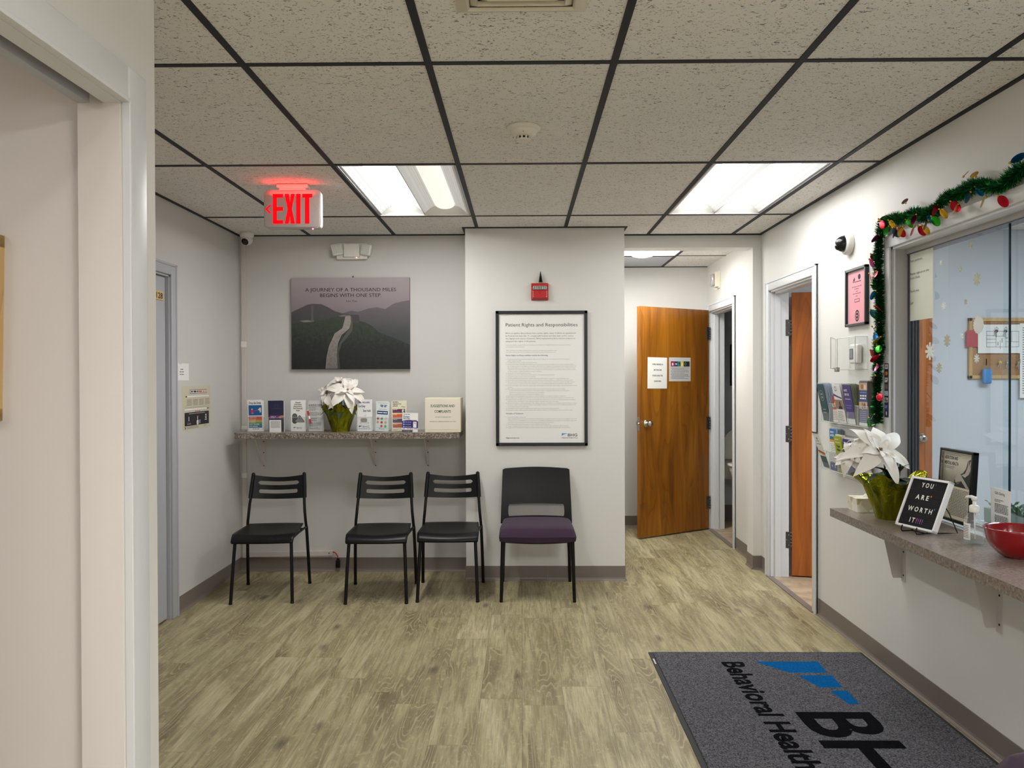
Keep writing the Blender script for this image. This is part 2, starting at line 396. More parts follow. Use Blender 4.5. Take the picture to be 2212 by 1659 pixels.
b = MB(); b.box(-3.5, 1.9, -2.4, 7.9, CEIL+.16, CEIL+.20, M_TRIMG)
b.box(1.86, 4.8, .5, 5.6, CEIL, CEIL+.05, M_CEIL); b.box(1.86, 3.6, 6.1, 7.75, CEIL-.03, CEIL+.02, M_TRIMG)
struct(b.build('ceiling_deck'))

# ---- walls
b = MB(); b.box(XL-.11, XL, 1.95, 3.70, 0, CEIL+.16, M_WALLB); b.box(XL-.11, XL, 4.55, YB+.1, 0, CEIL+.16, M_WALLB); b.box(XL-.11, XL, 3.70, 4.55, 2.0, CEIL+.16, M_WALLB)
b.box(XL-.20, XL-.11, 3.6, 4.65, 0, 2.2, M_WALLB); struct(b.build('wall_left'))
b = MB(); b.box(XL, PX0+.02, YB, YB+.1, 0, CEIL+.16, M_WALLB); struct(b.build('wall_back'))
b = MB(); b.box(PX0, PX1, PY, YHB, 0, CEIL+.16, M_WALL); struct(b.build('wall_center'))
b = MB(); b.box(PX1-.3, XR+.115, YHB, YHB+.1, 0, CEIL+.16, M_WALL); struct(b.build('wall_hall'))
b = MB(); b.box(PX1, XR, YH, YH+.15, 2.338, CEIL+.16, M_WALL); b.box(1.682, XR, YH, YH+.15, 0, 2.338, M_WALL); struct(b.build('wall_header'))
T = XR+.12
b = MB()
for y0, y1, z0, z1 in ((-2.4, 1.35, 0, CEIL+.16), (1.35, 3.73, 0, .752), (1.35, 3.73, 2.005, CEIL+.16), (3.73, 4.70, 0, CEIL+.16), (4.70, 5.53, 2.0, CEIL+.16),
                       (5.53, 6.47, 0, CEIL+.16), (6.47, 7.27, 2.0, CEIL+.16), (7.27, 7.76, 0, CEIL+.16)):
    b.box(XR, T, y0, y1, z0, z1, M_WALL)
struct(b.build('wall_right'))
b = MB(); b.box(-3.4, XR, -2.5, -2.4, 0, CEIL+.16, M_WALL); struct(b.build('wall_rear'))
# near partition on the left with the cased opening (Y .85 - 1.745)
b = MB(); b.box(XN-.10, XN, -2.4, .85, 0, CEIL+.16, M_WALL); b.box(XN-.10, XN, .85, 1.775, 2.055, CEIL+.16, M_WALL)
b.box(XN-.10, XN, 1.775, 1.935, 0, CEIL+.16, M_WALL); struct(b.build('wall_near'))
b = MB(); b.box(-3.4, XN-.10, 1.80, 1.93, 0, CEIL+.16, M_PINK); b.box(-3.5, -3.4, -2.4, 1.93, 0, CEIL+.16, M_PINK); struct(b.build('wall_side_room'))
b = MB(); b.box(XN-.1002, XN-.004, 1.7735, 1.775, 0, 2.02, M_PINK)
# stop and track of the head, casing of the opening
hd = MB()
hd.box(XN-.040, XN, .85, 1.775, 2.020, 2.056, M_TRIM); hd.box(XN-.10, XN-.074, .85, 1.775, 2.020, 2.056, M_TRIMG)
hd.box(XN-.074, XN-.040, .85, 1.775, 2.050, 2.056, pm('brown_slot', S(120, 82, 62), .6)); hd.box(XN-.0745, XN-.0735, .85, 1.775, 2.021, 2.05, M_TRIMG)
for y0, y1, z0, z1 in ((1.776, 1.862, 0, 2.105), (.765, .855, 0, 2.105), (.855, 1.776, 2.022, 2.105)):
    hd.box(XN-.001, XN+.016, y0, y1, z0, z1, M_TRIM, .006, 3)
hd.box(XN, XN+.020, 1.773, 1.782, 0, 2.03, M_TRIM, .002); hd.box(XN, XN+.020, .86, 1.775, 2.021, 2.031, M_TRIM, .002)
struct(hd.build('trim_3')); struct(b.build('trim_4'))
# office and bathroom shells
b = MB(); b.box(T, 4.8, 5.62, 5.72, 0, CEIL+.1, M_OFFICE); struct(b.build('wall_office_back'))
b = MB(); b.box(4.8, 4.9, .4, 5.72, 0, CEIL+.1, M_OFFICE); b.box(T, 4.8, .4, .5, 0, CEIL+.1, M_OFFICE); struct(b.build('wall_office_side'))
b = MB(); b.box(T, 3.6, 7.66, 7.76, 0, CEIL+.1, M_BATH); struct(b.build('wall_bathroom_back'))
b = MB(); b.box(3.6, 3.7, 6.1, 7.76, 0, CEIL+.1, M_BATH); struct(b.build('wall_bathroom_side'))
b = MB(); b.box(T, 3.6, 6.0, 6.1, 0, CEIL+.1, M_BATH); struct(b.build('wall_bathroom_front'))

# ---- cove baseboards
def base_run(b, x0, y0, x1, y1, nx, ny, h=.100):
    """cove profile run from (x0,y0) to (x1,y1) on a wall whose outward normal is (nx,ny)"""
    pr = [(0, 0), (.014, 0), (.0125, .003), (.006, .010), (.0035, .02), (.003, h-.002), (.002, h), (0, h)]
    n = len(pr); vv = [(x+p[0]*nx, y+p[0]*ny, p[1]) for x, y in ((x0, y0), (x1, y1)) for p in pr]
    ff = [(k, (k+1) % n, n+(k+1) % n, n+k) for k in range(n)]+[tuple(range(n)), tuple(range(n, 2*n))[::-1]]
    b.add(vv, ff, M_BASE)
b = MB(); base_run(b, XL, 4.64, XL, YB, 1, 0); base_run(b, XL, 1.95, XL, 3.62, 1, 0); struct(b.build('baseboard_left'))
b = MB(); base_run(b, XL, YB, PX0, YB, 0, -1); base_run(b, PX0, PY-.003, PX0, YB, -1, 0); struct(b.build('baseboard_back'))
b = MB(); base_run(b, PX0-.004, PY, .178, PY, 0, -1); base_run(b, .1795, PY, PX1+.004, PY, 0, -1); base_run(b, PX1, PY-.003, PX1, YHB, 1, 0); struct(b.build('baseboard_center'))
b = MB(); base_run(b, XR, -2.4, XR, 4.64, -1, 0); base_run(b, XR, 5.595, XR, YH, -1, 0); base_run(b, XR, YH+.15, XR, 6.405, -1, 0)
base_run(b, 1.682, YH, XR, YH, 0, -1); base_run(b, 1.682, YH-.003, 1.682, YH+.153, -1, 0); struct(b.build('baseboard_right'))
b = MB(); base_run(b, PX1, YHB, XR, YHB, 0, -1); base_run(b, T, 7.66, 3.6, 7.66, 0, -1, .16); struct(b.build('baseboard_hall'))
b = MB(); base_run(b, -3.4, 1.80, XN-.10, 1.80, 0, -1); base_run(b, XN, 1.864, XN, 1.935, 1, 0); struct(b.build('baseboard_near'))

# ---- corner conduit cover, running down the back left corner and along the skirting
r0 = empty('cable_raceway', (XL+.035, YB, .1), 0, 'white vertical cable cover running down the corner beside the left wall', 'cable cover')
b = MB(); b.box(-.016, .016, -.016, 0, .0, 2.28, M_BRK, .002); b.build('cover_strip', r0)
for z0, z1 in ((1.525, 1.565), (.58, .615), (.93, .955)): b = MB(); b.box(-.018, .018, -.018, 0, z0, z1, M_WHITE, .001); b.build('joint_clip', r0)
r1 = empty('cable_raceway', (-1.70, YB, .125), 0, 'white horizontal cable cover low on the back wall behind the left chair', 'cable cover')
b = MB(); b.T = Matrix.Rotation(-.017, 4, 'Y'); b.box(-.285, .335, -.024, 0, -.015, .022, M_BRK, .003); b.build('cover_strip', r1)
b = MB(); b.T = Matrix.Rotation(PI/2, 4, 'X'); b.lathe([(.0045, 0), (.0045, .002), (0, .002)], M_DKMET, 10, c=(.31, .011, .0235)); b.build('screw', r1)
c0 = empty('power_cord', (-1.352, YB-.012, 0), 0, 'short red cord ending in a black plug above the back skirting', 'cord')
b = MB(); b.tube([(-.02, 0, .142), (.0, -.004, .140), (.014, -.01, .13), (.024, -.012, .112), (.026, -.012, .10)], .0045, M_RED, 8); b.build('cord', c0)
b = MB(); b.box(.012, .042, -.028, .0, .032, .088, M_BLACK, .006, 3); b.box(.018, .036, -.02, -.004, .085, .1, M_BLACK, .004); b.build('plug', c0)

# ---- doors and casings
def casing(b, X, y0, y1, zt, nx, w_=.062, d=.017, mat=None):
    m = mat or M_TRIM; X1 = X+nx*d
    b.box(X, X1, y0-w_, y0+.002, 0, zt+w_, m, .005, 3); b.box(X, X1, y1-.002, y1+w_, 0, zt+w_, m, .005, 3); b.box(X, X1, y0, y1, zt-.002, zt+w_, m, .005, 3)
    b.box(X, X+nx*(d+.005), y0-w_, y0-w_+.014, 0, zt+w_, m, .003); b.box(X, X+nx*(d+.005), y1+w_-.014, y1+w_, 0, zt+w_, m, .003); b.box(X, X+nx*(d+.005), y0-w_, y1+w_, zt+w_-.014, zt+w_, m, .003)
def jamb(b, xa, xb, y0, y1, zt, stopx, mat):
    b.box(xa, xb, y0, y0+.012, 0, zt, mat); b.box(xa, xb, y1-.012, y1, 0, zt, mat); b.box(xa, xb, y0, y1, zt-.012, zt, mat)
    b.box(stopx-.02, stopx+.02, y0+.010, y0+.024, 0, zt-.01, mat, .002); b.box(stopx-.02, stopx+.02, y1-.024, y1-.010, 0, zt-.01, mat, .002); b.box(stopx-.02, stopx+.02, y0, y1, zt-.024, zt-.010, mat, .002)
b = MB(); casing(b, XR, 4.70, 5.53, 2.0, -1); jamb(b, XR-.002, T+.004, 4.70, 5.53, 2.0, XR+.045, M_TRIM); struct(b.build('trim_5'))
b = MB(); casing(b, XR, 6.47, 7.27, 2.0, -1); jamb(b, XR-.002, T+.004, 6.47, 7.27, 2.0, XR+.05, M_TRIM); struct(b.build('trim_6'))
b = MB(); casing(b, XL, 3.70, 4.55, 2.0, 1, .064, .018, M_TRIMG); jamb(b, XL-.11, XL+.004, 3.70, 4.55, 2.0, XL-.085, M_TRIMG); struct(b.build('trim_7'))

def hinge(parent, x, y, z, rotz, name='hinge'):
    b = MB(); b.box(-.037, .003, -.0015, .0015, -.057, .057, M_DKMET, .001)
    for k in range(5): b.lathe([(.006, 0), (.006, .0215)], M_DKMET, 10, c=(.005, .0, -.057+k*.023))
    for k in (-.036, 0, .036): b.T = Matrix.Translation((-.018+(.008 if k else -.006), -.0018, k)) @ Matrix.Rotation(PI/2, 4, 'X'); b.lathe([(.003, 0), (.003, .001), (0, .001)], M_CHROME, 8)
    b.T = Matrix(); return b.build(name, parent, (x, y, z), rotz)
# door 1: grey door with the number plate
d1 = struct(empty('door_1', (XL-.016, 4.13, 0)))
b = MB(); b.box(-.045, 0, -.415, .405, .008, 1.985, M_TRIMG, .002); b.build('leaf', d1)
b = MB(); b.lathe([(.027, 0), (.027, .006), (.012, .012), (.012, .03), (.027, .045), (.026, .065), (0, .07)], M_CHROME, 20); b.build('knob', d1, (0, -.35, .98), rot=(0, PI/2, 0))
p = empty('number_plate', (XL-.016, 4.440, 1.846), LW, 'small yellow number plate ending in 28 on the grey door', 'sign')
b = MB(); b.box(-.075, .062, -.006, 0, 0, .050, pm('yellow_plate', S(226, 190, 122), .35), .0015); b.build('plate', p)
b = MB(); b.text('128', .052, .009, .032, M_INK, -.0064, width=.078, align='R', bold=.02); b.build('numerals', p)
# door 2: amber wooden door standing open in the hall
hx, hy = 1.706, 7.290; fx, fy = 1.002, 6.836
ang = math.atan2(fy-hy, fx-hx)          # local +x runs from the hinge to the free edge
d2 = struct(empty('door_2', (hx, hy, 0), ang)); LW2 = math.hypot(fx-hx, fy-hy)
b = MB(); b.box(0.012, LW2, 0, .044, .012, 2.012, M_WOOD, .0015); b.build('leaf', d2)
b = MB(); b.box(LW2-.001, LW2+.0012, .009, .036, .935, 1.055, M_CHROME); b.lathe([(.010, 0), (.009, .008), (0, .012)], M_CHROME, 14); b.T = Matrix.Translation((LW2, .022, .997)) @ Matrix.Rotation(PI/2, 4, 'Y'); b.lathe([(.0105, 0), (.010, .007), (.004, .013), (0, .013)], M_CHROME, 14); b.T = Matrix(); b.v = b.v; b.build('latch', d2)
def knob(nm, parent, loc, rot):
    b = MB(); b.lathe([(.034, 0), (.034, .004), (.030, .009), (.014, .013), (.0125, .030), (.022, .036), (.027, .046), (.027, .058), (.022, .066), (.010, .069), (0, .069)], M_CHROME, 28)
    b.lathe([(.006, .0692), (.0, .0705)], M_INK, 10); return b.build(nm, parent, loc, rot=rot)
knob('knob', d2, (LW2-.068, .044, .997), (-PI/2, 0, 0)); knob('knob', d2, (LW2-.068, 0, .997), (PI/2, 0, 0))
for z in (.25, .98, 1.80): hinge(d2, .008, .048, z, PI)
# door 3: orange wooden door opened into the office
d3 = struct(empty('door_3', (1.876, 5.512, 0), math.radians(-13)))
b = MB(); b.box(.008, .90, 0, .044, .012, 1.985, M_WOOD2, .0015); b.build('leaf', d3)
knob('knob', d3, (.90-.07, 0, .985), (PI/2, 0, 0)); b = MB(); b.box(.899, .9015, .009, .036, .93, 1.04, M_CHROME); b.build('latch', d3)
for z in (.26, 1.0, 1.74): hinge(d3, -.002, 0.0, z, math.radians(13+0)*0)
# ---- reception window: casing, frame, sliding glass
wy0, wy1, wz0, wz1 = 1.35, 3.73, .80, 2.005
wn_ = struct(empty('window_1', (XR, 2.54, 0)))
b = MB(); o_ = 2.54
b.box(-.012, 0, wy1-.001-o_, wy1+.055-o_, .80, wz1-.001, M_TRIM, .003); b.box(-.012, 0, wy0-.055-o_, wy1+.055-o_, wz1-.001, wz1+.055, M_TRIM, .003); b.build('casing', wn_)
b = MB(); b.box(0, .125, wy1-.012-o_, wy1-o_, .80, wz1, M_WTRIM); b.box(0, .125, wy0-o_, wy1-o_, wz1-.012, wz1, M_TRIM); b.box(.060, .125, wy0-o_, wy1-o_, .753, .80, M_TRIM); b.box(0, .062, wy0-o_, wy1-o_, .753, .791, M_TRIM); b.box(0, .125, wy0-o_, wy0+.012-o_, .79, wz1, M_WTRIM)
b.box(.004, .012, wy1-.014-o_, wy1-.012-o_, .8, wz1-.012, M_TRIM); b.build('window_frame', wn_)
b = MB(); al = pm('dark_aluminium', S(98, 100, 112), .35, .4)
for xa in (.070, .084, .098, .112): b.box(xa, xa+.003, wy1-.034-o_, wy1-.012-o_, .80, wz1-.012, al)
b.box(.070, .115, wy1-.016-o_, wy1-.012-o_, .80, wz1-.012, al)
b.box(.062, .120, wy0-o_, wy1-.012-o_, wz1-.036, wz1-.012, M_WTRIM); b.box(.066, .118, wy0-o_, wy1-.012-o_, wz1-.040, wz1-.034, al)
for xa in (.066, .084, .102): b.box(xa, xa+.006, wy0-o_, wy1-.012-o_, .80, .816, M_TRIM)
b.box(.066, .118, wy0-o_, wy1-.012-o_, .80, .806, M_TRIM); b.build('track', wn_)
def pane(x, y0, y1):
    b = MB(); b.box(x-.003, x+.003, y0-o_, y1-o_, .808, wz1-.034, M_GLASS); g = b.build('glass_pane', wn_)
    b = MB(); b.box(x-.0035, x+.0035, y0-.004-o_, y0-.0002-o_, .808, wz1-.034, M_GEDGE); b.build('glass_edge', g)
pane(.078, 2.96, wy1-.02); pane(.094, 1.37, 3.02)

# ================================================================== LIGHTS
def emis(name, col, e): 
    t = NT(name); t.b.inputs['Base Color'].default_value = (.8, .8, .8, 1); v = t.coord((400, 400, 1))
    ck = t.n('ShaderNodeTexChecker'); t.l(v, ck.inputs[0]); ck.inputs['Scale'].default_value = 1
    t.b.inputs['Emission Color'].default_value = col
    t.l(t.math('ADD', e*.97, t.math('MULTIPLY', ck.outputs['Fac'], e*.06)), t.b.inputs['Emission Strength']); return t.m
def perf(name, k):
    t = NT(name); v = t.coord((1, 1, 1)); vo = t.n('ShaderNodeTexVoronoi'); t.l(v, vo.inputs['Vector']); vo.inputs['Scale'].default_value = 230; vo.inputs['Randomness'].default_value = 0
    t.l(t.ramp(vo.outputs['Distance'], [(.25, S(130, 130, 132)), (.45, S(222, 222, 220))]), t.b.inputs['Base Color']); t.b.inputs['Roughness'].default_value = .5
    t.b.inputs['Emission Color'].default_value = (1, 1, 1, 1); t.b.inputs['Emission Strength'].default_value = k; return t.m
E_BR = emis('lit_lens', (1, .995, .98, 1), TUBE); E_DIM = emis('dim_warm_lens', (1, .90, .80, 1), TUBE*.10)
PERF = perf('perforated_basket', .16); M_FIX = pm('troffer_enamel', S(238, 238, 236), .35, vary=.01)
M_FIXE = pm('troffer_edge', S(150, 152, 156), .3, .6)
def troffer(x0, y0, mats, label, group='lay-in ceiling lights', watts=None):
    t = empty('ceiling_light', (x0+.305, y0+.61, CEIL), 0, label, 'ceiling light', group)
    hw, hl = .293, .598
    b = MB()
    for s in (-1, 1):
        b.box(s*hw, s*(hw-.010), -hl, hl, -.001, .06, M_FIXE, .001); b.box(s*(hw-.012), s*(hw-.024), -hl, hl, .004, .05, M_FIX, .001)
        b.box(-hw, hw, s*hl, s*(hl-.014), -.001, .08, M_FIX, .001)
    b.box(-hw, hw, -hl, hl, .10, .105, M_FIX); b.build('frame', t)
    b = MB()
    for c in (-.1345, .1345):
        for s in (-1, 1):   # perforated wings, curving up to the lens
            pts = [(c+s*(.1335-.075*k/6), .006+.045*math.sin(k/6*PI/2)) for k in range(7)]
            L_ = hl-.05
            vv = [(px, -L_, pz) for px, pz in pts]+[(px, L_, pz) for px, pz in pts]
            b.add(vv, [(k, k+1, 8+k, 7+k) for k in range(6)], PERF, True)
            for e in (-1, 1):   # solid end scoop
                vv = [(px, e*L_, pz) for px, pz in pts]+[(px, e*(hl-.014), .004) for px, pz in pts]
                b.add(vv, [(k, k+1, 8+k, 7+k) for k in range(6)], M_FIX, True)
        for e in (-1, 1): b.add([(c-.06, e*L_, .05), (c+.06, e*L_, .05), (c+.06, e*(hl-.014), .004), (c-.06, e*(hl-.014), .004)], [(0, 1, 2, 3)], M_FIX)
    b.box(-.0012, .0012, -hl+.014, hl-.014, .0, .012, M_FIXE)
    b.build('basket', t)
    for c, m in zip((-.1345, .1345), mats):
        b = MB(); n = 14; rx = .062; vv = []; ff = []; st = [(-(hl-.05), 1)]; rows = []
        for yy, k in [(-(hl-.052), .02), (-(hl-.056), .45), (-(hl-.066), .75), (-(hl-.085), .95), (-(hl-.105), 1), ((hl-.105), 1), ((hl-.085), .95), ((hl-.066), .75), ((hl-.056), .45), ((hl-.052), .02)]: rows.append((yy, k))
        for yy, k in rows: vv += [(c+rx*k*math.cos(PI*i/n), yy, .052-.030*k*math.sin(PI*i/n)) for i in range(n+1)]
        for r_ in range(len(rows)-1): ff += [(r_*(n+1)+i, r_*(n+1)+i+1, (r_+1)*(n+1)+i+1, (r_+1)*(n+1)+i) for i in range(n)]
        b.add(vv, ff, m, True); b.build('lens', t)
        if m is E_BR: area('troffer_lamp', x0+.305+c, y0+.61, CEIL+.018, .085, .98, watts or LAMP_W, (1, .99, .965))
    return t
troffer(*cell(0, 1)[:2], (E_BR, E_DIM), 'left lay-in ceiling light beside the exit sign, its right lens dim and warm', watts=13)
troffer(*cell(3, 1)[:2], (E_BR, E_BR), 'right lay-in ceiling light above the hall door, both lenses bright', watts=3.2)
troffer(*cell(0, -3)[:2], (E_BR, E_BR), 'left lay-in ceiling light behind the viewer', watts=6); troffer(*cell(3, -3)[:2], (E_BR, E_BR), 'right lay-in ceiling light behind the viewer', watts=22)
# hall light: a square flush fixture with a round glass in the cell by the hall header
t = empty('ceiling_light', (1.008, 6.43, CEIL), 0, 'flush ceiling light with a round glass in the hall beyond the header', 'ceiling light')
b = MB(); b.box(-.297, .297, -.294, .294, .002, .02, emis('hall_panel', (1, 1, .97, 1), 3.2)); b.build('panel', t)
b = MB(); b.lathe([(.0, -.030), (.05, -.029), (.085, -.020), (.098, -.008), (.100, .002)], pm('opal_glass', S(240, 240, 235), .3, emit=(1, 1, .97, 1), es=.55), 36, c=(.01, .18, 0)); b.build('round_glass', t)
b = MB(); b.box(PX1, 1.306, 6.75, YHB, CEIL+.001, CEIL+.02, M_TRIMG); b.build('filler_panel', ceiling)
area('hall_light_glow', 1.0, 6.42, CEIL-.045, .5, .4, 12, (1, 1, .95))
area('office_ceiling_lamp', 3.3, 3.6, CEIL-.02, 1.2, 1.2, 38, (.93, .965, 1))
area('side_room_lamp', -2.3, .4, CEIL-.03, .6, 1.2, 9, (1, .93, .90))

# ================================================================== THINGS ON THE CEILING
# exit sign
es = empty('exit_sign', (-1.212, 4.20, CEIL), 0, 'illuminated red EXIT sign hanging from the ceiling', 'exit sign')
b = MB(); b.box(-.083, .083, -.03, .03, -.020, -.003, M_WHITE, .004, 3); b.box(-.070, .070, -.022, .022, -.034, -.018, M_WHITE, .002); b.build('canopy', es)
def rrect(w_, h, r, n=6): return [(sx*(w_/2-r)+r*math.cos(a0+PI/2*k/n), sz*(h/2-r)+r*math.sin(a0+PI/2*k/n)) for sx, sz, a0 in ((1, 1, 0), (-1, 1, PI/2), (-1, -1, PI), (1, -1, 1.5*PI)) for k in range(n+1)]
b = MB(); cz = -.135; b.T = Matrix.Translation((0, 0, cz)); pl = pm('exit_housing', S(188, 180, 178), .45)
b.prism(rrect(.302, .202, .022), 'y', -.022, .022, pl, True); b.prism(rrect(.290, .190, .020), 'y', -.0245, .0245, pl, True); b.build('housing', es)
M_EX = pm('exit_red_glow', S(190, 0, 4), .5, spec=.1, emit=(1, .002, .006, 1), es=.85)
b = MB(); b.T = Matrix.Translation((0, 0, cz)); y = -.0252
zz0, zz1 = -.078, .080; t_ = .026
def bar(x0, x1, z0, z1): b.box(x0, x1, y, y+.003, z0, z1, M_EX)
x = -.103; bar(x, x+.022, zz0, zz1); bar(x, x+.055, zz1-.020, zz1); bar(x, x+.055, zz0, zz0+.020); bar(x, x+.055, -.010, .012)
b.prism([(-.040, zz1), (-.017, zz1), (-.0115, .035), (-.006, zz1), (.015, zz1), (-.001, .001), (.015, zz0), (-.008, zz0), (-.0125, -.035), (-.018, zz0), (-.040, zz0), (-.024, .001)], 'y', y, y+.003, M_EX)
bar(.021, .045, zz0, zz1); bar(.054, .108, zz1-.020, zz1); bar(.068, .092, zz0, zz1)
b.prism([(-.144, 0), (-.120, .023), (-.109, .023), (-.130, 0), (-.109, -.023), (-.120, -.023)], 'y', y, y+.003, M_EX); b.build('letters', es)
b = MB(); b.T = Matrix.Translation((0, 0, cz)); b.prism([(.137, .002), (.118, .022), (.112, .022), (.131, .002), (.112, -.018), (.118, -.018)], 'y', y, y+.003, pm('blank_chevron', S(186, 172, 170), .4)); b.build('blank_arrow', es)
b = MB(); b.ball((.106, -.01, cz-.103), .004, pm('small_red_led', S(255, 60, 90), .3, emit=(1, .1, .25, 1), es=6)); b.build('indicator_lamp', es)
b = MB(); b.rect(-.13, .13, -.10, .10, M_EX); o = b.build('rear_letters', es, (0, .0252, cz), PI)
o.data.clear_geometry(); m2 = MB(); m2.text('EXIT', 0, -.075, .15, M_EX, -.0005, width=.21, align='C', bold=.03)
o.data = m2.build('rear_letters').data; bpy.data.objects.remove([q for q in bpy.data.objects if q.name.startswith('rear_letters') and q.parent is None][0])
l = bpy.data.lights.new('exit_leds', 'AREA'); l.shape = 'RECTANGLE'; l.size = .22; l.size_y = .03; l.energy = .20; l.color = (1, .03, .03)
lo = bpy.data.objects.new('exit_leds', l); lo.location = (-1.212, 4.150, CEIL-.062); lo.rotation_euler = (PI-.15, 0, 0); COL.objects.link(lo)

# smoke detector
t = empty('smoke_detector', (.012, 3.262, CEIL), 0, 'round cream smoke detector on the ceiling', 'smoke detector')
md = pm('detector_plastic', S(226, 220, 206), .4)
b = MB(); b.lathe([(.070, 0), (.072, -.004), (.070, -.010), (.060, -.014), (.056, -.016), (.056, -.018), (.052, -.030), (.040, -.038), (.032, -.040), (0, -.040)], md, 40); b.build('base', t)
b = MB(); 
for k in range(10): a = 2*PI*k/10+.1; b.T = Matrix.Rotation(a, 4, 'Z'); b.box(.026, .030, -.0035, .0035, -.052, -.038, md)
b.T = Matrix(); b.lathe([(.020, -.036), (.020, -.052)], M_INK, 20); b.lathe([(.030, -.050), (.030, -.055), (.026, -.058), (0, -.059)], md, 32); b.build('chamber', t)
b = MB(); b.ball((0, -.050, -.031), .0022, flat(60, 140, 50)); b.build('led', t)
# air vent
t = empty('air_vent', (.003, 2.045, CEIL), 0, 'square cream air diffuser at the top edge of the ceiling', 'air vent')
mv = pm('diffuser_enamel', S(206, 198, 178), .4)
b = MB()
def sq(b, r0, z0, r1, z1, m, cx=0, cy=0):
    vv = [(cx+s*r0, cy+q*r0, z0) for s, q in ((-1, -1), (1, -1), (1, 1), (-1, 1))]+[(cx+s*r1, cy+q*r1, z1) for s, q in ((-1, -1), (1, -1), (1, 1), (-1, 1))]
    b.add(vv, [(k, (k+1) % 4, 4+(k+1) % 4, 4+k) for k in range(4)], m)
sq(b, .180, -.001, .180, -.006, mv); sq(b, .180, -.006, .148, -.018, mv); sq(b, .148, -.018, .142, -.010, mv); b.build('frame', t)
b = MB()
for r in (.142, .112, .082, .052): sq(b, r, -.004, r-.022, -.018, mv); sq(b, r-.022, -.018, r-.024, -.004, mv)
b.box(-.142, .142, -.142, .142, .0, .012, M_INK); b.box(-.03, .03, -.03, .03, -.016, -.012, mv); b.build('louver', t)
b = MB(); b.ball((.0, .164, -.0135), .004, M_CHROME); b.build('screw', t)
# turret camera in the corner
t = empty('security_camera', (-1.945, 5.585, CEIL), 0, 'white turret camera on the ceiling in the back left corner', 'security camera')
b = MB(); b.lathe([(.048, 0), (.050, -.006), (.047, -.022), (.040, -.034), (.036, -.036)], M_WHITE, 36); b.build('base', t)
b = MB(); b.ball((0, 0, -.046), .040, M_WHITE, 28, 18); b.build('ball', t)
b = MB(); b.T = Matrix.Translation((0, 0, -.046)) @ Matrix.Rotation(math.radians(124), 4, 'X') @ Matrix.Rotation(-.10, 4, 'Y'); b.lathe([(.030, .0305), (.028, .034), (.0255, .0365)], M_WHITE, 28); b.lathe([(.0255, .0365), (.020, .0385), (.0, .040)], pm('lens_glass', S(16, 16, 22), .08), 28); b.build('lens', t)
# emergency light on the back wall
t = empty('emergency_light', (-1.212, YB, 2.252), 0, 'white twin-head emergency light high on the back wall', 'emergency light')
b = MB(); b.box(-.108, .108, -.030, 0, 0, .118, M_WHITE, .006, 3); b.box(-.058, .056, -.052, -.028, .014, .110, M_WHITE, .006, 3); b.prism([(-.108, .030), (-.09, .012), (.09, .012), (.108, .030), (.108, .002), (-.108, .002)], 'y', -.040, -.028, M_WHITE); b.build('housing', t)
for s, lit in ((-1, 0), (1, 1)):
    b = MB(); b.T = Matrix.Translation((s*.105, -.052, .066)) @ Matrix.Rotation(s*.22, 4, 'Y') @ Matrix.Rotation(s*-.35 if s < 0 else -.1, 4, 'Z')
    b.box(-.038, .038, -.018, .022, -.040, .040, M_WHITE, .010, 4); h = b.build('lamp_head', t)
    c = MB(); c.T = b.T.copy(); c.box(-.030, .030, -.0205, -.0175, -.032, .032, pm('lamp_lens', S(206, 212, 204), .15), .003)
    for i in range(4):
        for j in range(4): c.ball((-.021+.014*i, -.021, -.021+.014*j), .0042, pm('led_dome', S(236, 240, 226), .1), 8, 6)
    c.build('lens', h)
b = MB(); b.ball((.035, -.042, .012), .003, pm('red_led', S(255, 90, 60), .3, emit=(1, .2, .1, 1), es=8)); b.build('indicator_lamp', t)

# ================================================================== BACK WALL
# canvas print
t = empty('canvas_print', (-1.226, YB, 1.463), 0, 'grey mountain landscape print with a quotation above the shelf', 'picture')
CW, CH = .853, .660
def gradmat(name, stops, lo, hi, nz=.15, sc=30):
    t_ = NT(name); tc = t_.n('ShaderNodeTexCoord'); sp = t_.n('ShaderNodeSeparateXYZ'); t_.l(tc.outputs['Object'], sp.inputs[0])
    mr = t_.n('ShaderNodeMapRange'); mr.inputs[1].default_value = lo; mr.inputs[2].default_value = hi; t_.l(sp.outputs[2], mr.inputs[0])
    n = t_.noise(tc.outputs['Object'], sc, 6, .65)
    f = t_.math('ADD', mr.outputs[0], t_.math('MULTIPLY', t_.math('SUBTRACT', n, .5), nz*2))
    t_.l(t_.ramp(f, stops), t_.b.inputs['Base Color']); t_.b.inputs['Roughness'].default_value = .7; return t_.m
b = MB(); b.box(-CW/2, CW/2, -.030, 0, 0, CH, pm('canvas_edge', S(120, 112, 116), .7)); b.build('stretcher', t)
b = MB(); y = -.0304
def cp(x, yy): return ((x-982)/828*CW-CW/2, (1036-yy)/656*CH)
b.rect(-CW/2, CW/2, 0, CH, gradmat('misty_sky_print', [(0, S(104, 96, 104)), (.35, S(126, 114, 122)), (1, S(172, 162, 166))], .25, .66, .02, 8), y)
b.poly([cp(*p) for p in [(1330, 640), (1400, 618), (1450, 626), (1520, 603), (1580, 594), (1640, 608), (1700, 568), (1760, 553), (1810, 545), (1810, 900), (1330, 900)]], gradmat('far_ridge_print', [(0, S(60, 64, 66)), (1, S(108, 100, 106))], .25, .48, .12, 14), y-.0004)
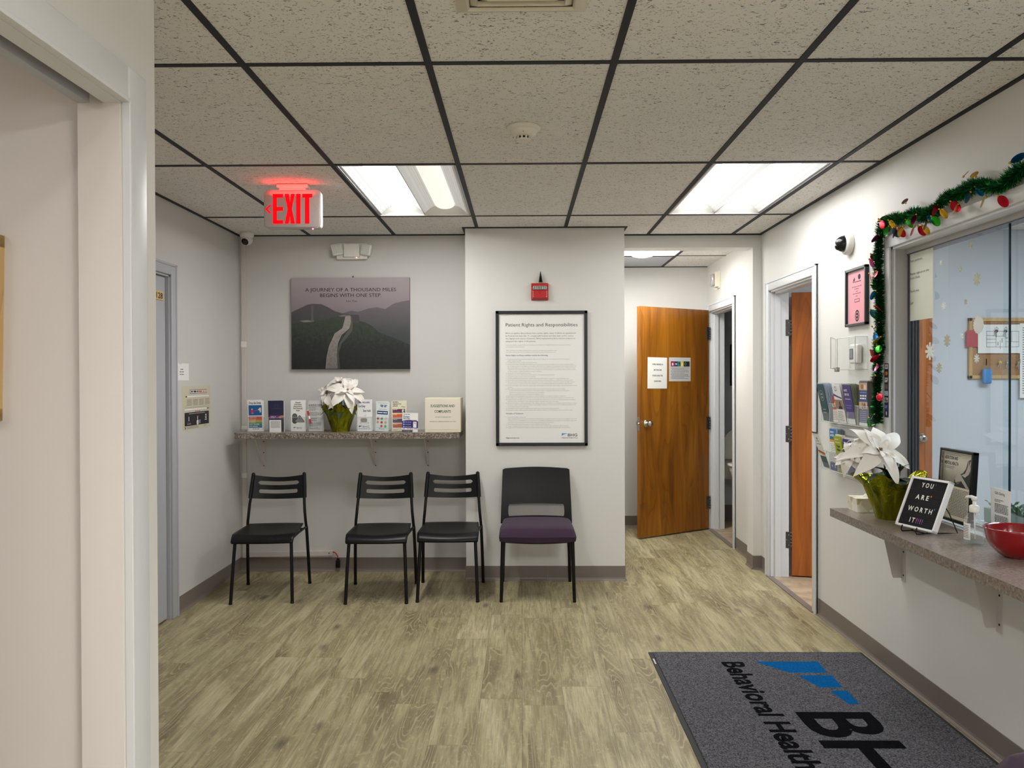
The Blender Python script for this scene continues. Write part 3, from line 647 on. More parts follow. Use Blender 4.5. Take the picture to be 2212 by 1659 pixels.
b.poly([cp(*p) for p in [(982, 628), (1040, 600), (1095, 574), (1130, 568), (1190, 570), (1230, 588), (1290, 622), (1345, 638), (1420, 650), (1480, 720), (1480, 900), (982, 900)]], gradmat('mid_ridge_print', [(0, S(38, 42, 42)), (.5, S(62, 64, 64)), (1, S(82, 78, 82))], .15, .47, .2, 20), y-.0008)
b.poly([cp(*p) for p in [(1120, 580), (1140, 578), (1134, 640), (1138, 690), (1120, 692), (1122, 640)]], flat(92, 88, 90), y-.001)
b.poly([cp(*p) for p in [(1040, 690), (1085, 684), (1140, 688), (1140, 696), (1070, 700)]], flat(124, 120, 118), y-.001)
b.poly([cp(*p) for p in [(982, 712), (1050, 704), (1100, 700), (1180, 688), (1260, 668), (1330, 652), (1400, 650), (1455, 690), (1500, 702), (1550, 730), (1590, 770), (1640, 790), (1700, 812), (1760, 840), (1810, 862), (1810, 1035), (982, 1035)]], gradmat('near_slope_print', [(0, S(20, 22, 24)), (.45, S(34, 38, 36)), (.7, S(46, 56, 46)), (1, S(58, 68, 56))], 0, .38, .5, 34), y-.0012)
b.poly([cp(*p) for p in [(1322, 1032), (1312, 920), (1335, 850), (1375, 808), (1410, 758), (1412, 690), (1404, 656), (1396, 656), (1400, 700), (1392, 745), (1350, 800), (1318, 850), (1300, 920), (1308, 1032)]], gradmat('rampart_print', [(0, S(58, 58, 58)), (1, S(90, 88, 86))], 0, .38, .3, 60), y-.0014)
b.poly([cp(*p) for p in [(1222, 1032), (1228, 950), (1245, 870), (1285, 780), (1340, 742), (1352, 700), (1362, 658), (1396, 656), (1400, 700), (1388, 745), (1335, 790), (1308, 850), (1300, 930), (1306, 1032)]], gradmat('stone_path_print', [(0, S(84, 80, 80)), (.5, S(116, 110, 108)), (1, S(150, 142, 138))], -.2, .38, .6, 70), y-.0018)
for pts in ([(1222, 1032), (1230, 950), (1247, 870), (1288, 782), (1340, 744), (1353, 700), (1362, 660)],): 
    b.tube([(cp(*p)[0], y-.002, cp(*p)[1]) for p in pts], .0018, flat(150, 144, 140), 6)
b.poly([cp(*p) for p in [(1408, 700), (1405, 652), (1420, 648), (1455, 648), (1460, 700), (1440, 712)]], flat(66, 64, 66), y-.002)
b.poly([cp(*p) for p in [(1312, 655), (1350, 646), (1395, 648), (1395, 656), (1330, 662)]], flat(110, 104, 104), y-.002)
ink = flat(44, 36, 40)
x0, _ = cp(1080, 0); x1, _ = cp(1716, 0); b.text('A JOURNEY OF A THOUSAND MILES', x0, cp(0, 480)[1], .0255, ink, y-.0012, width=x1-x0)
x0, _ = cp(1184, 0); x1, _ = cp(1614, 0); b.text('BEGINS WITH ONE STEP.', x0, cp(0, 520)[1], .0255, ink, y-.0012, width=x1-x0)
x0, _ = cp(1368, 0); x1, _ = cp(1442, 0); b.text('Lao Tzu', x0, cp(0, 555)[1], .013, ink, y-.0012, width=x1-x0); b.build('print', t)
b = MB(); b.box(.012, .018, -.012, 0, CH+.001, CH+.013, M_DKMET); b.build('hanger', t)

# shelf with its brackets
SZ = 1.026
t = empty('wall_shelf', (-1.19, YB, SZ), 0, 'granite laminate shelf on the back wall carrying brochure holders', 'shelf')
b = MB(); sx0, sx1, sd = -1.965+1.19, -.425+1.19, -.345
b.prism([(sx0, 0), (sx1, 0), (sx1, sd+.05), (sx1-.05, sd), (sx0+.03, sd), (sx0, sd+.03)], 'z', -.040, 0, M_LAM); b.build('worktop', t)
def shelf_bracket(parent, x, y0, dep, h, gus, nm='bracket'):
    g = empty(nm, (x, y0, -.040), 0); g.parent = parent
    b = MB(); b.prism(rrect(.034, h, .012), 'y', -.004, 0, M_BRK); 
    b.T = Matrix.Translation((0, 0, -h/2)); b.v = []; b.f = []; b.mi = []; b.sm = []; b.prism(rrect(.034, h, .012), 'y', -.004, 0, M_BRK); b.T = Matrix()
    b.box(-.017, .017, -dep, 0, -.004, 0, M_BRK)
    b.tube([(0, -dep*.86, -.006), (0, -.012, -h*.86)], .007, M_BRK, 8); b.build('bracket_frame', g)
    for z in (-.045, -.125, -h+.025):
        b = MB(); b.T = Matrix.Translation((.002, -.004, z)) @ Matrix.Rotation(PI/2, 4, 'X'); b.lathe([(.004, 0), (.004, .0015), (0, .002)], M_INK, 10); b.build('screw', g)
    return g
for x in (-1.868, -1.056, -.677): shelf_bracket(t, x+1.19, -.0, .22, .245, 1)

# ---- brochures
def brochure(name, w_, h, mat, draw, loc, rotz, label, lean=.05, t_=.0025, cat='brochure', group=None, parent=None, roll=0):
    b = MB(); b.box(-w_/2, w_/2, 0, t_, 0, h, mat)
    if draw: draw(b, -.0004)
    return tag(b.build(name, parent, loc, rot=(-lean, roll, rotz)), label, cat, group)
def holder(w_, h, dep, loc, rotz, label, group='acrylic brochure holders on the shelf'):
    t = empty('brochure_holder', loc, rotz, label, 'brochure holder', group); tk = .002
    b = MB(); b.box(-w_/2, w_/2, -dep, -dep+tk, 0, h*.48, M_ACRYL); b.box(-w_/2, -w_/2+tk, -dep, 0, 0, h*.48, M_ACRYL); b.box(w_/2-tk, w_/2, -dep, 0, 0, h*.48, M_ACRYL)
    b.box(-w_/2, w_/2, -dep, 0, 0, tk, M_ACRYL); b.build('pocket', t)
    b = MB(); b.box(-w_/2, w_/2, -tk, 0, 0, h*.96, M_ACRYL); b.build('back_panel', t)
    b = MB(); b.box(-w_/2, w_/2, -dep-.0004, -dep+.0012, h*.48-.0015, h*.48, M_ACEDGE); b.box(-w_/2-.0002, -w_/2+.0015, -dep-.0003, -dep+.001, 0, h*.48, M_ACEDGE); b.box(w_/2-.0015, w_/2+.0002, -dep-.0003, -dep+.001, 0, h*.48, M_ACEDGE); b.build('rim', t)
    return t
def d_drink(b, y):
    navy = flat(30, 34, 110); b.text('Drop the Drink', 0, .192, .016, navy, y, width=.084, align='C', bold=.02)
    b.rect(-.046, .046, .112, .184, flat(18, 92, 158), y); b.disc(-.022, .142, .010, flat(210, 40, 70), y-.0003); b.disc(-.022, .156, .005, flat(230, 190, 180), y-.0003); b.disc(-.020, .128, .009, flat(226, 90, 110), y-.0003, .004)
    b.rect(.0, .018, .1465, .1495, flat(220, 60, 100), y-.0003); b.poly([(.018, .152), (.034, .168), (.040, .165), (.040, .138), (.033, .130), (.030, .147)], flat(238, 214, 196), y-.0003)
    cols = [(192, 36, 44), (206, 84, 40), (196, 160, 60), (60, 150, 90), (24, 128, 136), (28, 104, 168)]
    for k, c in enumerate(cols): b.rect(-.046, .046, .106-.0133*(k+1), .106-.0133*k, flat(*c), y)
    for k, s in enumerate(('EVERY DAY', 'YOU HAVE', 'A CHOICE', 'STAY THE SAME', 'OR CHANGE')): b.text(s, -.040, .092-.0150*k, .0085, M_CREAM, y-.0003, width=(.048, .042, .040, .066, .054)[k], bold=.02)
    b.bars(-.022, .024, .016, .004, navy, y, 3)
def d_navy(b, y):
    b.rect(-.050, .050, .088, .215, flat(34, 36, 70), y); b.ring(0, .176, .012, .0135, flat(74, 70, 130), y-.0003); b.bars(-.03, .035, .158, .003, flat(70, 66, 120), y-.0003, 5)
    b.rect(-.050, .050, .086, .114, flat(96, 42, 112), y-.0003); b.bars(-.040, .0, .103, .004, flat(220, 190, 226), y-.0006, 2); b.bars(-.040, -.008, .094, .004, flat(220, 190, 226), y-.0006, 4)
    b.poly([(.010, .100), (.028, .110), (.05, .112), (.05, .102), (.036, .098), (.028, .090), (.020, .096)], flat(196, 130, 100), y-.0006)
def d_leaflet(b, y):
    for k in range(9): b.bars(-.030, .034, .074-.0055*k, .0022, M_INKG, y, 20+k)
def d_opioid(b, y):
    for k, (s, w_) in enumerate((('Opioid', .036), ('Overdose', .052), ('Education:', .058), ('Five Essential', .064), ('Steps', .026))): b.text(s, 0, .197-.0137*k, .0095, M_INK, y, width=w_, align='C', bold=.025)
    b.poly([(-.022+.018*math.cos(PI*k/12), .108+.018*math.sin(PI*k/12)) for k in range(13)]+[(-.022-.018, .092), (-.004, .092)], flat(96, 96, 98), y)
    b.poly([(-.040, .092), (-.004, .092)]+[(-.022+.018*math.cos(-PI*k/12), .072+.018*math.sin(-PI*k/12)) for k in range(13)], flat(60, 60, 64), y)
    b.poly([(-.020, .064), (.042, .064), (.046, .070), (.016, .112), (.008, .112), (-.024, .070)], flat(44, 46, 50), y-.0003)
    b.poly([(-.016, .067), (.038, .067), (.041, .070), (.014, .108), (.010, .108), (-.019, .070)], flat(140, 142, 144), y-.0006)
    b.rect(.0105, .0135, .083, .102, M_INK, y-.0009); b.disc(.012, .077, .0018, M_INK, y-.0009)
    bhg(b, -.008, .020, .040, y, M_INK, flat(90, 92, 96))
def bhg(b, x, z, w_, y, ink, accent):
    """three slanted bars and the letters BHG"""
    k = w_/.04; 
    for a, c, d in ((-.022, .010, .007), (-.0155, .0075, .005), (-.010, .005, .004)): b.poly([(x+a*k, z+.011*k), (x+(a+d)*k, z+.011*k), (x+(a+d)*k, z+(.011-c*.6)*k), (x+a*k, z+(.011-c)*k)], accent, y)
    b.text('BHG', x, z, .011*k, ink, y, width=.036*k, bold=.0)
def d_text(b, y):
    b.rect(-.043, .046, .176, .188, flat(96, 98, 102), y); b.bars(-.038, .040, .180, .004, M_PAPER, y-.0003, 8)
    r = random.Random(4)
    for k in range(26):
        if k % 6 == 5: continue
        b.bars(-.043, r.uniform(.0, .046), .168-.0060*k, .0026, M_INKG, y, 40+k)
def d_sleep(b, y):
    n = flat(38, 46, 126); b.text('FOR WELLNESS:', 0, .196, .010, n, y, width=.076, align='C', bold=.03); b.text('Good Sleep', -.044, .168, .016, n, y, width=.05, bold=.02); b.text('Better Health', -.008, .136, .016, n, y, width=.052, bold=.02)
    b.disc(.004, .114, .007, M_CREAM, y); b.disc(.001, .116, .006, M_PAPER, y-.0003); b.ring(.004, .114, .0065, .0075, M_INKG, y)
    b.poly(rrect_off(-.004, .078, .046, .026, .009), flat(150, 144, 138), y-.0003); b.poly([(-.027, .064), (-.032, .060), (-.030, .052), (.028, .052), (.030, .060), (.026, .064)], M_INKG, y-.0002); b.poly([(-.026, .062), (-.030, .059), (-.028, .053), (.026, .053), (.028, .059), (.025, .062)], M_PAPER, y-.0005)
    bhg(b, -.012, .026, .050, y, n, n); b.bars(-.042, .040, .016, .003, n, y, 9)
def rrect_off(cx, cz, w_, h, r): return [(cx+p[0], cz+p[1]) for p in rrect(w_, h, r)]
def d_apples(b, y):
    b.bars(-.040, .030, .196, .002, M_INKG, y, 3); b.bars(-.020, .026, .178, .006, flat(44, 60, 130), y, 12); b.bars(-.016, .022, .169, .006, flat(44, 60, 130), y, 13); b.bars(-.030, .030, .152, .0025, M_INKG, y, 14)
    b.rect(-.038, .036, .118, .142, flat(22, 58, 110), y); b.bars(-.033, .031, .127, .006, M_PAPER, y-.0003, 15)
    for k, c in enumerate([(200, 40, 60), (96, 176, 96), (232, 208, 200), (224, 160, 56), (196, 38, 50), (232, 170, 90), None, (216, 70, 90), (80, 190, 96)]):
        if c: 
            cx, cz = -.030+.027*(k % 3), .088-.026*(k//3); b.disc(cx, cz, .0085, flat(*c), y-.0003); b.rect(cx, cx+.002, cz+.007, cz+.012, flat(80, 60, 30), y-.0004)
    b.rect(-.04, .036, .024, .0255, flat(60, 140, 150), y); bhg(b, -.004, .012, .026, y, flat(38, 46, 126), flat(38, 46, 126))
def d_recov(b, y):
    for k, (s, w_) in enumerate((('RECOVERY &', .040), ('HARM REDUCTION', .058), ('SUPPORTS', .034))): b.text(s, -.040, .198-.0135*k, .0095, flat(60, 40, 60), y, width=w_, bold=.02)
    b.text('Free', .020, .164, .013, M_INK, y, width=.024, shear=.3)
    for k, c in enumerate([(92, 36, 72), (222, 100, 42), (78, 44, 92), (206, 92, 60)]):
        z0 = .128-.034*k; b.rect(-.042, .044, z0, z0+.026, flat(*c), y); b.bars(-.038, -.010, z0+.020, .003, M_CREAM, y-.0003, k); b.bars(-.038, .012, z0+.010, .002, flat(160, 110, 120), y-.0003, 30+k); b.bars(-.038, .006, z0+.005, .002, flat(160, 110, 120), y-.0003, 50+k)
        if k % 2 == 0: b.disc(.030, z0+.013, .008, M_CREAM, y-.0003, .011); b.disc(.037, z0+.010, .005, M_INK, y-.0006)
    b.bars(-.040, -.008, .010, .002, M_INKG, y, 77); b.bars(-.040, -.014, .005, .002, M_INKG, y, 78)
YS = YB-.20
specs = [ # x, brochure width, height, drawing, paper, front label, holder label
 (-1.846, .104, .218, d_drink, M_PAPER, 'white brochure titled Drop the Drink with a blue and rainbow panel', 'clear holder with the Drop the Drink brochures, nearest the left wall'),
 (-1.700, .100, .212, d_navy, flat(34, 36, 70), 'dark navy and purple brochure with a circle emblem', 'clear holder with the dark navy brochures'),
 (-1.552, .100, .215, d_opioid, M_PAPER, 'white brochure Opioid Overdose Education with a warning triangle', 'clear holder with the opioid overdose brochures'),
 (-1.427, .096, .212, d_text, M_PAPERG, 'grey text-filled leaflet beside the red pen', 'clear holder with the grey text leaflets left of the poinsettia'),
 (-1.088, .098, .218, d_sleep, M_PAPER, 'white brochure titled Good Sleep Better Health', 'clear holder with the sleep brochures right of the poinsettia'),
 (-.970, .090, .205, d_apples, pm('pale_mint_paper', S(222, 232, 232), .6), 'pale brochure with rows of coloured apples', 'clear holder with the apple brochures'),
 (-.848, .098, .210, d_recov, M_CREAM, 'cream brochure with purple and orange bands titled Recovery', 'clear holder with the recovery brochures'),
]
for k, (x, w_, h, dr, pmat, lab, hl) in enumerate(specs):
    holder(w_+.010, h, .040, (x, YS, SZ), 0, hl)
    sg = 1 if k == 0 else (-1 if k in (1,) else 1)
    brochure('brochure', w_, h, pmat, dr, (x, YS-.032, SZ+.003), 0, lab, -.03, roll=(.07 if k == 5 else .012*((k % 3)-1)))
    brochure('brochure', w_-.002, h+.003, pmat, (dr if k == 0 else None), (x+(-.010 if k < 2 else .007), YS-.022, SZ+.003), 0, 'second copy directly behind the '+lab.split(' with ')[0].split(' beside ')[0], -.03, roll=-.012)
    brochure('brochure', w_-.004, h-.002, M_PAPER, None, (x+.002, YS-.012, SZ+.003), 0, 'rearmost copy behind the '+lab.split(' with ')[0].split(' beside ')[0], -.02)
brochure('leaflet', .082, .084, M_PAPER, d_leaflet, (-1.704, YS-.050, SZ), 0, 'small bright white text leaflet in front of the dark navy brochures', -.03, cat='leaflet')
# red pen tucked beside the grey leaflets
t = empty('pen', (-1.478, YS-.05, SZ+.062), 0, 'red and white pen clipped at the left of the grey leaflets', 'pen')
b = MB(); b.tube([(.022, 0, -.002), (.006, 0, .055)], .0055, M_RED, 10); b.build('barrel', t)
b = MB(); b.tube([(.006, 0, .055), (.0, 0, .085)], .006, M_RED, 10); b.tube([(.0, 0, .085), (-.001, 0, .092)], .005, M_PAPER, 10); b.build('cap', t)
b = MB(); b.tube([(.0135, -.0005, .028), (.007, -.0005, .050)], .0062, M_PAPER, 10); b.build('grip', t)
# card stand with the scan flyer
def d_scan(b, y):
    n = flat(46, 40, 116); b.bars(-.046, .0, .118, .0035, M_INK, y, 3); b.text('Scan', -.048, .097, .014, flat(40, 110, 190), y, width=.044, bold=.03); b.text('the code', -.048, .086, .008, n, y, width=.046, bold=.04)
    b.rect(-.054, .054, .026, .074, n, y); b.poly([(-.054, .074), (-.03, .079), (0, .081), (.03, .078), (.054, .074)], n, y)
    for k in range(3): b.disc(-.043, .066-.016*k, .005, flat(150, 200, 236), y-.0003); b.bars(-.034, .008, .065-.016*k, .003, flat(196, 196, 226), y-.0003, k)
    b.rect(.020, .046, .030, .080, flat(80, 40, 90), y-.0003); b.rect(.0215, .0445, .030, .070, M_PAPER, y-.0006); b.bars(.026, .041, .062, .003, flat(190, 40, 60), y-.0009, 1); b.bars(.026, .041, .056, .003, flat(190, 40, 60), y-.0009, 2)
    for x, c in ((-.050, (200, 40, 60)), (-.020, (196, 40, 50)), (.0, (160, 70, 90)), (.030, (120, 110, 120))): b.bars(x, x+.022, .018, .004, flat(*c), y, int(x*999)+60)
    b.rect(-.054, .02, .0, .013, flat(28, 36, 66), y); b.bars(-.044, .0, .004, .003, flat(120, 150, 180), y-.0003, 5)
t = empty('card_stand', (-.762, YS-.085, SZ), 0, 'clear acrylic stand holding the scan flyer beside the suggestion box', 'stand')
b = MB(); b.box(-.056, .056, .004, .006, 0, .150, M_ACRYL); b.box(-.056, .056, -.035, .006, 0, .002, M_ACRYL); b.box(-.056, .056, -.036, -.034, 0, .022, M_ACRYL); b.build('stand', t)
b = MB(); b.box(-.0565, .0565, .0035, .0065, .1485, .150, M_ACEDGE); b.box(.020, .024, -.037, -.0355, 0, .02, M_ACEDGE); b.build('edge', t)
brochure('flyer', .108, .130, M_PAPER, d_scan, (-.765, YS-.089, SZ+.003), 0, 'white and violet flyer reading Scan the code', 0, .001, cat='flyer', roll=.03)
# suggestion box
t = empty('suggestion_box', (-.538, YB-.185, SZ), 0, 'cream suggestion box at the right end of the shelf', 'box')
mc = pm('cream_box_enamel', S(226, 220, 196), .45)
b = MB(); b.box(-.122, .122, -.115, .115, 0, .235, mc, .002); b.build('case', t)
b = MB(); b.box(-.110, .112, -.1165, -.115, .018, .224, pm('aged_paper', S(226, 219, 206), .55, bump=.1)); g = flat(40, 84, 60)
b.text('SUGGESTIONS AND', 0, .172, .0175, g, -.1168, width=.165, align='C', bold=.02); b.text('COMPLAINTS', 0, .134, .0175, g, -.1168, width=.112, align='C', bold=.02)
b.text('WE WANT TO HEAR FROM YOU', .002, .101, .0065, M_INK, -.1168, width=.106, align='C'); b.text('WE REVIEW ALL SUBMISSIONS MONTHLY AS A TEAM', 0, .070, .0065, M_INK, -.1168, width=.180, align='C'); b.build('notice', t)

# ---- poinsettias
M_PET = pm('white_bract_cloth', S(240, 236, 230), .7, vary=.06, vs=40, bump=.3); M_LEAF = pm('dark_green_leaf', S(22, 48, 30), .5, vary=.3)
def foil_mat():
    t = NT('olive_foil'); v = t.coord((14, 14, 5)); n = t.noise(v, 1, 3, .5, 1.2)
    t.l(t.ramp(n, [(.3, S(84, 88, 6)), (.65, S(150, 152, 22))]), t.b.inputs['Base Color']); t.b.inputs['Metallic'].default_value = .82; t.b.inputs['Roughness'].default_value = .26
    t.bump(t.noise(t.coord((30, 30, 12)), 1, 2, .5, 2), .5, .01); return t.m
M_FOIL = foil_mat()
def bract(b, base, direc, upv, L_, W_, droop, mat, fold=.18, curl=0):
    d = Vector(direc).normalized(); u = Vector(upv); s_ = d.cross(u).normalized(); u = s_.cross(d).normalized(); n = 9; vv = []; ff = []
    for i in range(n+1):
        t_ = i/n; wd = W_*.5*(math.sin(PI*min(1, t_**.78))**.9)*(1-.25*t_)+.0008
        c = Vector(base)+d*(L_*t_*(1-.12*droop*t_))+u*(L_*(.16*math.sin(PI*t_*.7)-droop*t_*t_))+s_*(curl*L_*t_*t_)
        for k in range(5):
            q = (k-2)/2; vv.append(tuple(c+s_*(wd*q)+u*(abs(q)*fold*wd+.004*math.sin(9*t_+k)*abs(q))))
    for i in range(n):
        for k in range(4): a = i*5+k; ff.append((a, a+1, a+6, a+5))
    b.add(vv, ff, mat, True)
def flower(parent, c, axis, R_, seed, n1=6, n2=5):
    r = random.Random(seed); ax = Vector(axis).normalized(); a = ax.orthogonal().normalized(); bb = ax.cross(a)
    m = MB()
    for ring, (n, L_, tilt, dr) in enumerate(((n1, R_, -.10, .42), (n2, R_*.68, .25, .25), (4, R_*.42, .55, .1))):
        for k in range(n):
            th = 2*PI*(k+.5*ring+r.uniform(-.18, .18))/n; d = a*math.cos(th)+bb*math.sin(th)+ax*(tilt+r.uniform(-.12, .12))
            bract(m, Vector(c)+ax*.004*ring, d, ax, L_*r.uniform(.85, 1.15), L_*r.uniform(.40, .50), dr*r.uniform(.6, 1.3), M_PET, .22, r.uniform(-.15, .15))
    f = m.build('flower', parent)
    m = MB(); br = pm('flower_center', S(150, 104, 66), .7, vary=.4, vs=200)
    for k in range(16): th = 2.4*k; q = Vector(c)+(a*math.cos(th)+bb*math.sin(th))*.0035*math.sqrt(k)+ax*.012; m.tube([q-ax*.008, q+ax*.006], .0026, br, 6)
    m.build('stamens', f); return f
def wrap(parent, rb, rt_, h, seed, flare=.35, lobes=9):
    r = random.Random(seed); n = 72; m = 14; vv = []; ff = []
    ph = [r.uniform(0, 2*PI) for _ in range(6)]
    for i in range(m+1):
        t_ = i/m
        for k in range(n):
            a = 2*PI*k/n; rad = rb+(rt_-rb)*t_**1.25
            pl = abs(math.sin(a*lobes/2+ph[0]+t_*1.2))*.13*(.35+t_)+abs(math.sin(a*lobes*.9+ph[1]-t_*2))*.07*(.3+t_)
            rad *= 1-.10*t_*0+pl-.08
            z = h*t_*(1+(.16*abs(math.sin(a*2.5+ph[2]))**1.2+.07*math.sin(a*7+ph[3])-.05)*t_*t_)
            if t_ > .8: rad *= 1+flare*(t_-.8)*(math.sin(a*3+ph[4])*.7+.5)
            vv.append((rad*math.cos(a), rad*math.sin(a), z))
    for i in range(m):
        for k in range(n): a = i*n+k; c = i*n+(k+1) % n; ff.append((a, c, c+n, a+n))
    o = MB().add(vv, ff, M_FOIL, False); ins = [(p[0]*.97, p[1]*.97, p[2]) for p in vv]; o.add(ins, [f[::-1] for f in ff], M_FOIL, False)
    o.add([vv[k] for k in range(n)], [tuple(range(n))[::-1]], M_FOIL); return o.build('foil_wrap', parent)
def foliage(parent, z0, spots, seed):
    r = random.Random(seed); m = MB(); m.lathe([(.055, z0*.75), (.055, z0*.78), (0, z0*.8)], pm('potting_soil', S(40, 30, 24), .9), 20)
    for d, L_ in spots: bract(m, (0, 0, z0*.9), d, (0, 0, 1), L_, L_*.55, .5, M_LEAF, .2)
    m.build('foliage', parent)
    m = MB()
    for k in range(4): a = k*1.6; m.tube([(.01*math.cos(a), .01*math.sin(a), z0*.7), (.03*math.cos(a), .03*math.sin(a), z0*1.15), (.035*math.cos(a), .035*math.sin(a), z0*1.5)], .004, flat(60, 84, 44), 8)
    m.build('stem', parent)
t = empty('poinsettia', (-1.262, YB-.20, SZ), 0, 'white poinsettia in olive foil on the back wall shelf under the print', 'plant')
wrap(t, .062, .108, .17, 5, .3)
foliage(t, .16, [((-.6, -.8, .7), .14), ((.5, -.9, .7), .14), ((0, -1, .6), .13), ((-.8, -.6, .2), .15), ((-.3, -1, .1), .15), ((.2, -1, 0), .15), ((.8, -.5, .2), .15), ((.4, .8, .4), .13), ((-.7, .6, .3), .13)], 3)
flower(t, (.060, -.05, .285), (.30, -1, .55), .165, 11, 6, 4); flower(t, (-.085, -.02, .270), (-.75, -.75, .5), .140, 15, 5, 3); flower(t, (-.01, .02, .335), (-.15, -.45, 1), .120, 13, 6, 3)

# ================================================================== PILLAR
t = empty('wall_poster', (.141, PY, .929), 0, 'black framed Patient Rights and Responsibilities poster on the pillar', 'poster')
PW, PH = .630, .928; fwd_ = .022
b = MB()
fr = pm('black_frame', S(26, 28, 34), .35)
b.box(-PW/2, -PW/2+fwd_, -.022, 0, 0, PH, fr, .003); b.box(PW/2-fwd_, PW/2, -.022, 0, 0, PH, fr, .003); b.box(-PW/2, PW/2, -.022, 0, 0, fwd_, fr, .003); b.box(-PW/2, PW/2, -.022, 0, PH-fwd_, PH, fr, .003); b.build('frame', t)
b = MB(); b.box(-PW/2+.01, PW/2-.01, -.010, -.002, .01, PH-.01, M_PAPER); y = -.0104
def px_(x): return (x-482)/804*PW
def pz_(yy): return (1590-yy)/1180*PH
bl = flat(52, 92, 150); gy = flat(84, 84, 88); dk = flat(52, 52, 56)
def line(s, x0, x1, yy, cap, m, bold=0): b.text(s, px_(x0), pz_(yy), cap, m, y, width=px_(x1)-px_(x0), bold=bold, res=2 if cap > .01 else 1)
line('Patient Rights and Responsibilities', 168, 798, 546, .0235, M_INK)
for s, x1, yy in (('BHG recognizes that patients have certain rights, many of which are guaranteed', 781, 610), ('by Federal and state law. To comply with Federal and state laws, and to ensure', 762, 634), ('the dignity and respect of patients, BHG implements policies and procedures to', 776, 657), ('safeguard the rights of all patients.', 433, 681)): line(s, 168, x1, yy, .0092, dk)
small = [(168, 730, 711, 'It is the policy of BHG to recognize and adhere to patient rights and responsibilities. Accordingly, BHG implements and promotes patient rights'), (168, 335, 727, 'and responsibility activities for all patients.'),
 (175, 617, 758, 'BHG communicates Patient Rights and Responsibilities to patients in a meaningful and understandable manner.'), (175, 607, 773, "Each patient receives a copy of the Patient's Rights and Responsibilities during the intake/admission process."),
 (184, 728, 835, 'Treatment provided will be fair and impartial regardless of age, sex, source of payment, etc., and convey a sense of trust between program,'), (184, 306, 850, 'patient and family if applicable.'),
 (184, 445, 865, 'Treatment will be provided according to accepted clinical practice.'), (184, 767, 880, 'Patients and their families, if applicable, will be fully informed, as evidenced by a patients acknowledgement before admission and during treatment'),
 (184, 785, 895, 'since the patient is deemed of their rights and responsibilities, and all of the rules and regulations governing patient conduct and responsibilities. Such'),
 (184, 778, 911, 'rights and responsibilities are posted at the treatment center and/or provided to the patient in writing and/or by tape or video or other electronic media'),
 (184, 783, 926, 'as appropriate, and are reviewed with the patient at the time of admission and then if any changes have occurred. Patients who are unable to read have'), (184, 480, 942, 'the rules and regulations explained verbally and such actions documented.'),
 (184, 391, 957, 'Patients will receive adequate and humane services.'), (184, 595, 972, 'Patients will receive services within the least restrictive and most accommodating environment possible.'), (184, 430, 988, 'Patients have the right to accept or refuse proposed treatment.'),
 (184, 722, 1003, 'The program will provide an adequate number of qualified and experienced team members to provide care consistent with patient needs.'), (184, 755, 1018, 'Patients will be informed about alternative medications, treatment alternatives, alternative modalities and scientific advances affecting treatment.'),
 (184, 770, 1034, 'Patients will be informed about potential interactions with and adverse reactions to other substances, including those reactions that might result from'), (184, 750, 1049, 'interactions and adverse reactions to alcohol, other prescribed or over the counter pharmacological agents, other medical procedures, and food.'),
 (184, 792, 1065, 'Patients have the right to refuse to take part in research without affecting regular care and they also have the right to refuse unnecessary and/or excessive'), (184, 230, 1081, 'medication.'),
 (184, 687, 1096, 'Patients will be encouraged and assisted throughout treatment to understand and exercise their rights as a patient, including:'), (198, 725, 1111, 'Reporting without fear of retribution any instances of suspected abuse, neglect or exploitation of patients being served in the program.'),
 (198, 510, 1127, 'A grievance and appeal process in accordance with state laws and regulations.'), (198, 503, 1142, 'Input into program policies and services through patient satisfaction surveys.'),
 (184, 697, 1157, 'Patients will be informed regarding the financial aspects of treatment, including the consequences of nonpayment of required fees.'), (184, 770, 1172, 'Patients will be given a full explanation and referral to another program, based upon the results of the initial assessment, if not accepted into services.'),
 (184, 778, 1188, 'Programs have the responsibility to protect other patients and the public from a patient that acts out. However, programs also have the responsibility to'), (184, 630, 1203, 'determine the cause of that behavior so that an appropriate referral or alternative method of care can be made.'),
 (184, 790, 1219, 'Patients have the right to communicate with program staff in confidence and to have confidentiality of their individually identifiable health care information'), (184, 782, 1234, 'protected according to federal and state law. Patients also have the right to review their own medical records and make additions/amendments to their'), (184, 372, 1250, 'records under the supervision of a staff member.'),
 (184, 637, 1265, 'Patients families will be encouraged to participate in the treatment process with the signed consent of the patients.'), (184, 753, 1280, 'Patients have the right to obtain a copy of the treatment center consent and completed record of licensing inspection from upon written request.'),
 (184, 343, 1341, 'Patients have the right to treatment that:'), (184, 787, 1356, 'is given with full informed consent; is individualized and participatory; is responsive to patient needs; promotes dignity, respect and'), (184, 783, 1372, 'is humane; promotes confidentiality; promotes and protects overall health and well-being; is free from physical and verbal abuse, neglect and'), (184, 588, 1387, 'exploitation; provides reasonable protection from harm and appropriate privacy for personal needs.'),
 (184, 552, 1403, 'Program administration obtains and is responsive to patients feedback concerning their care.'), (184, 718, 1418, 'Programs develop and implement policies and procedures to promote and protect patients rights as well as their health and well-being.'), (184, 731, 1433, 'Programs must inform patients both verbally and in writing of treatment center rules and regulations and patient rights and responsibilities.')]
for x0, x1, yy, s in small: line(s, x0, x1, yy, .0046, gy)
nn = 0
for yy in (835, 865, 880, 957, 972, 988, 1003, 1018, 1034, 1065, 1096, 1157, 1172, 1188, 1219, 1265, 1280): nn += 1; line('%d.' % nn, 168, 176 if nn < 10 else 179, yy, .0046, gy)
for k, yy in enumerate((1341, 1403, 1418, 1433)): line('%d.' % (k+1), 168, 176, yy, .0046, gy)
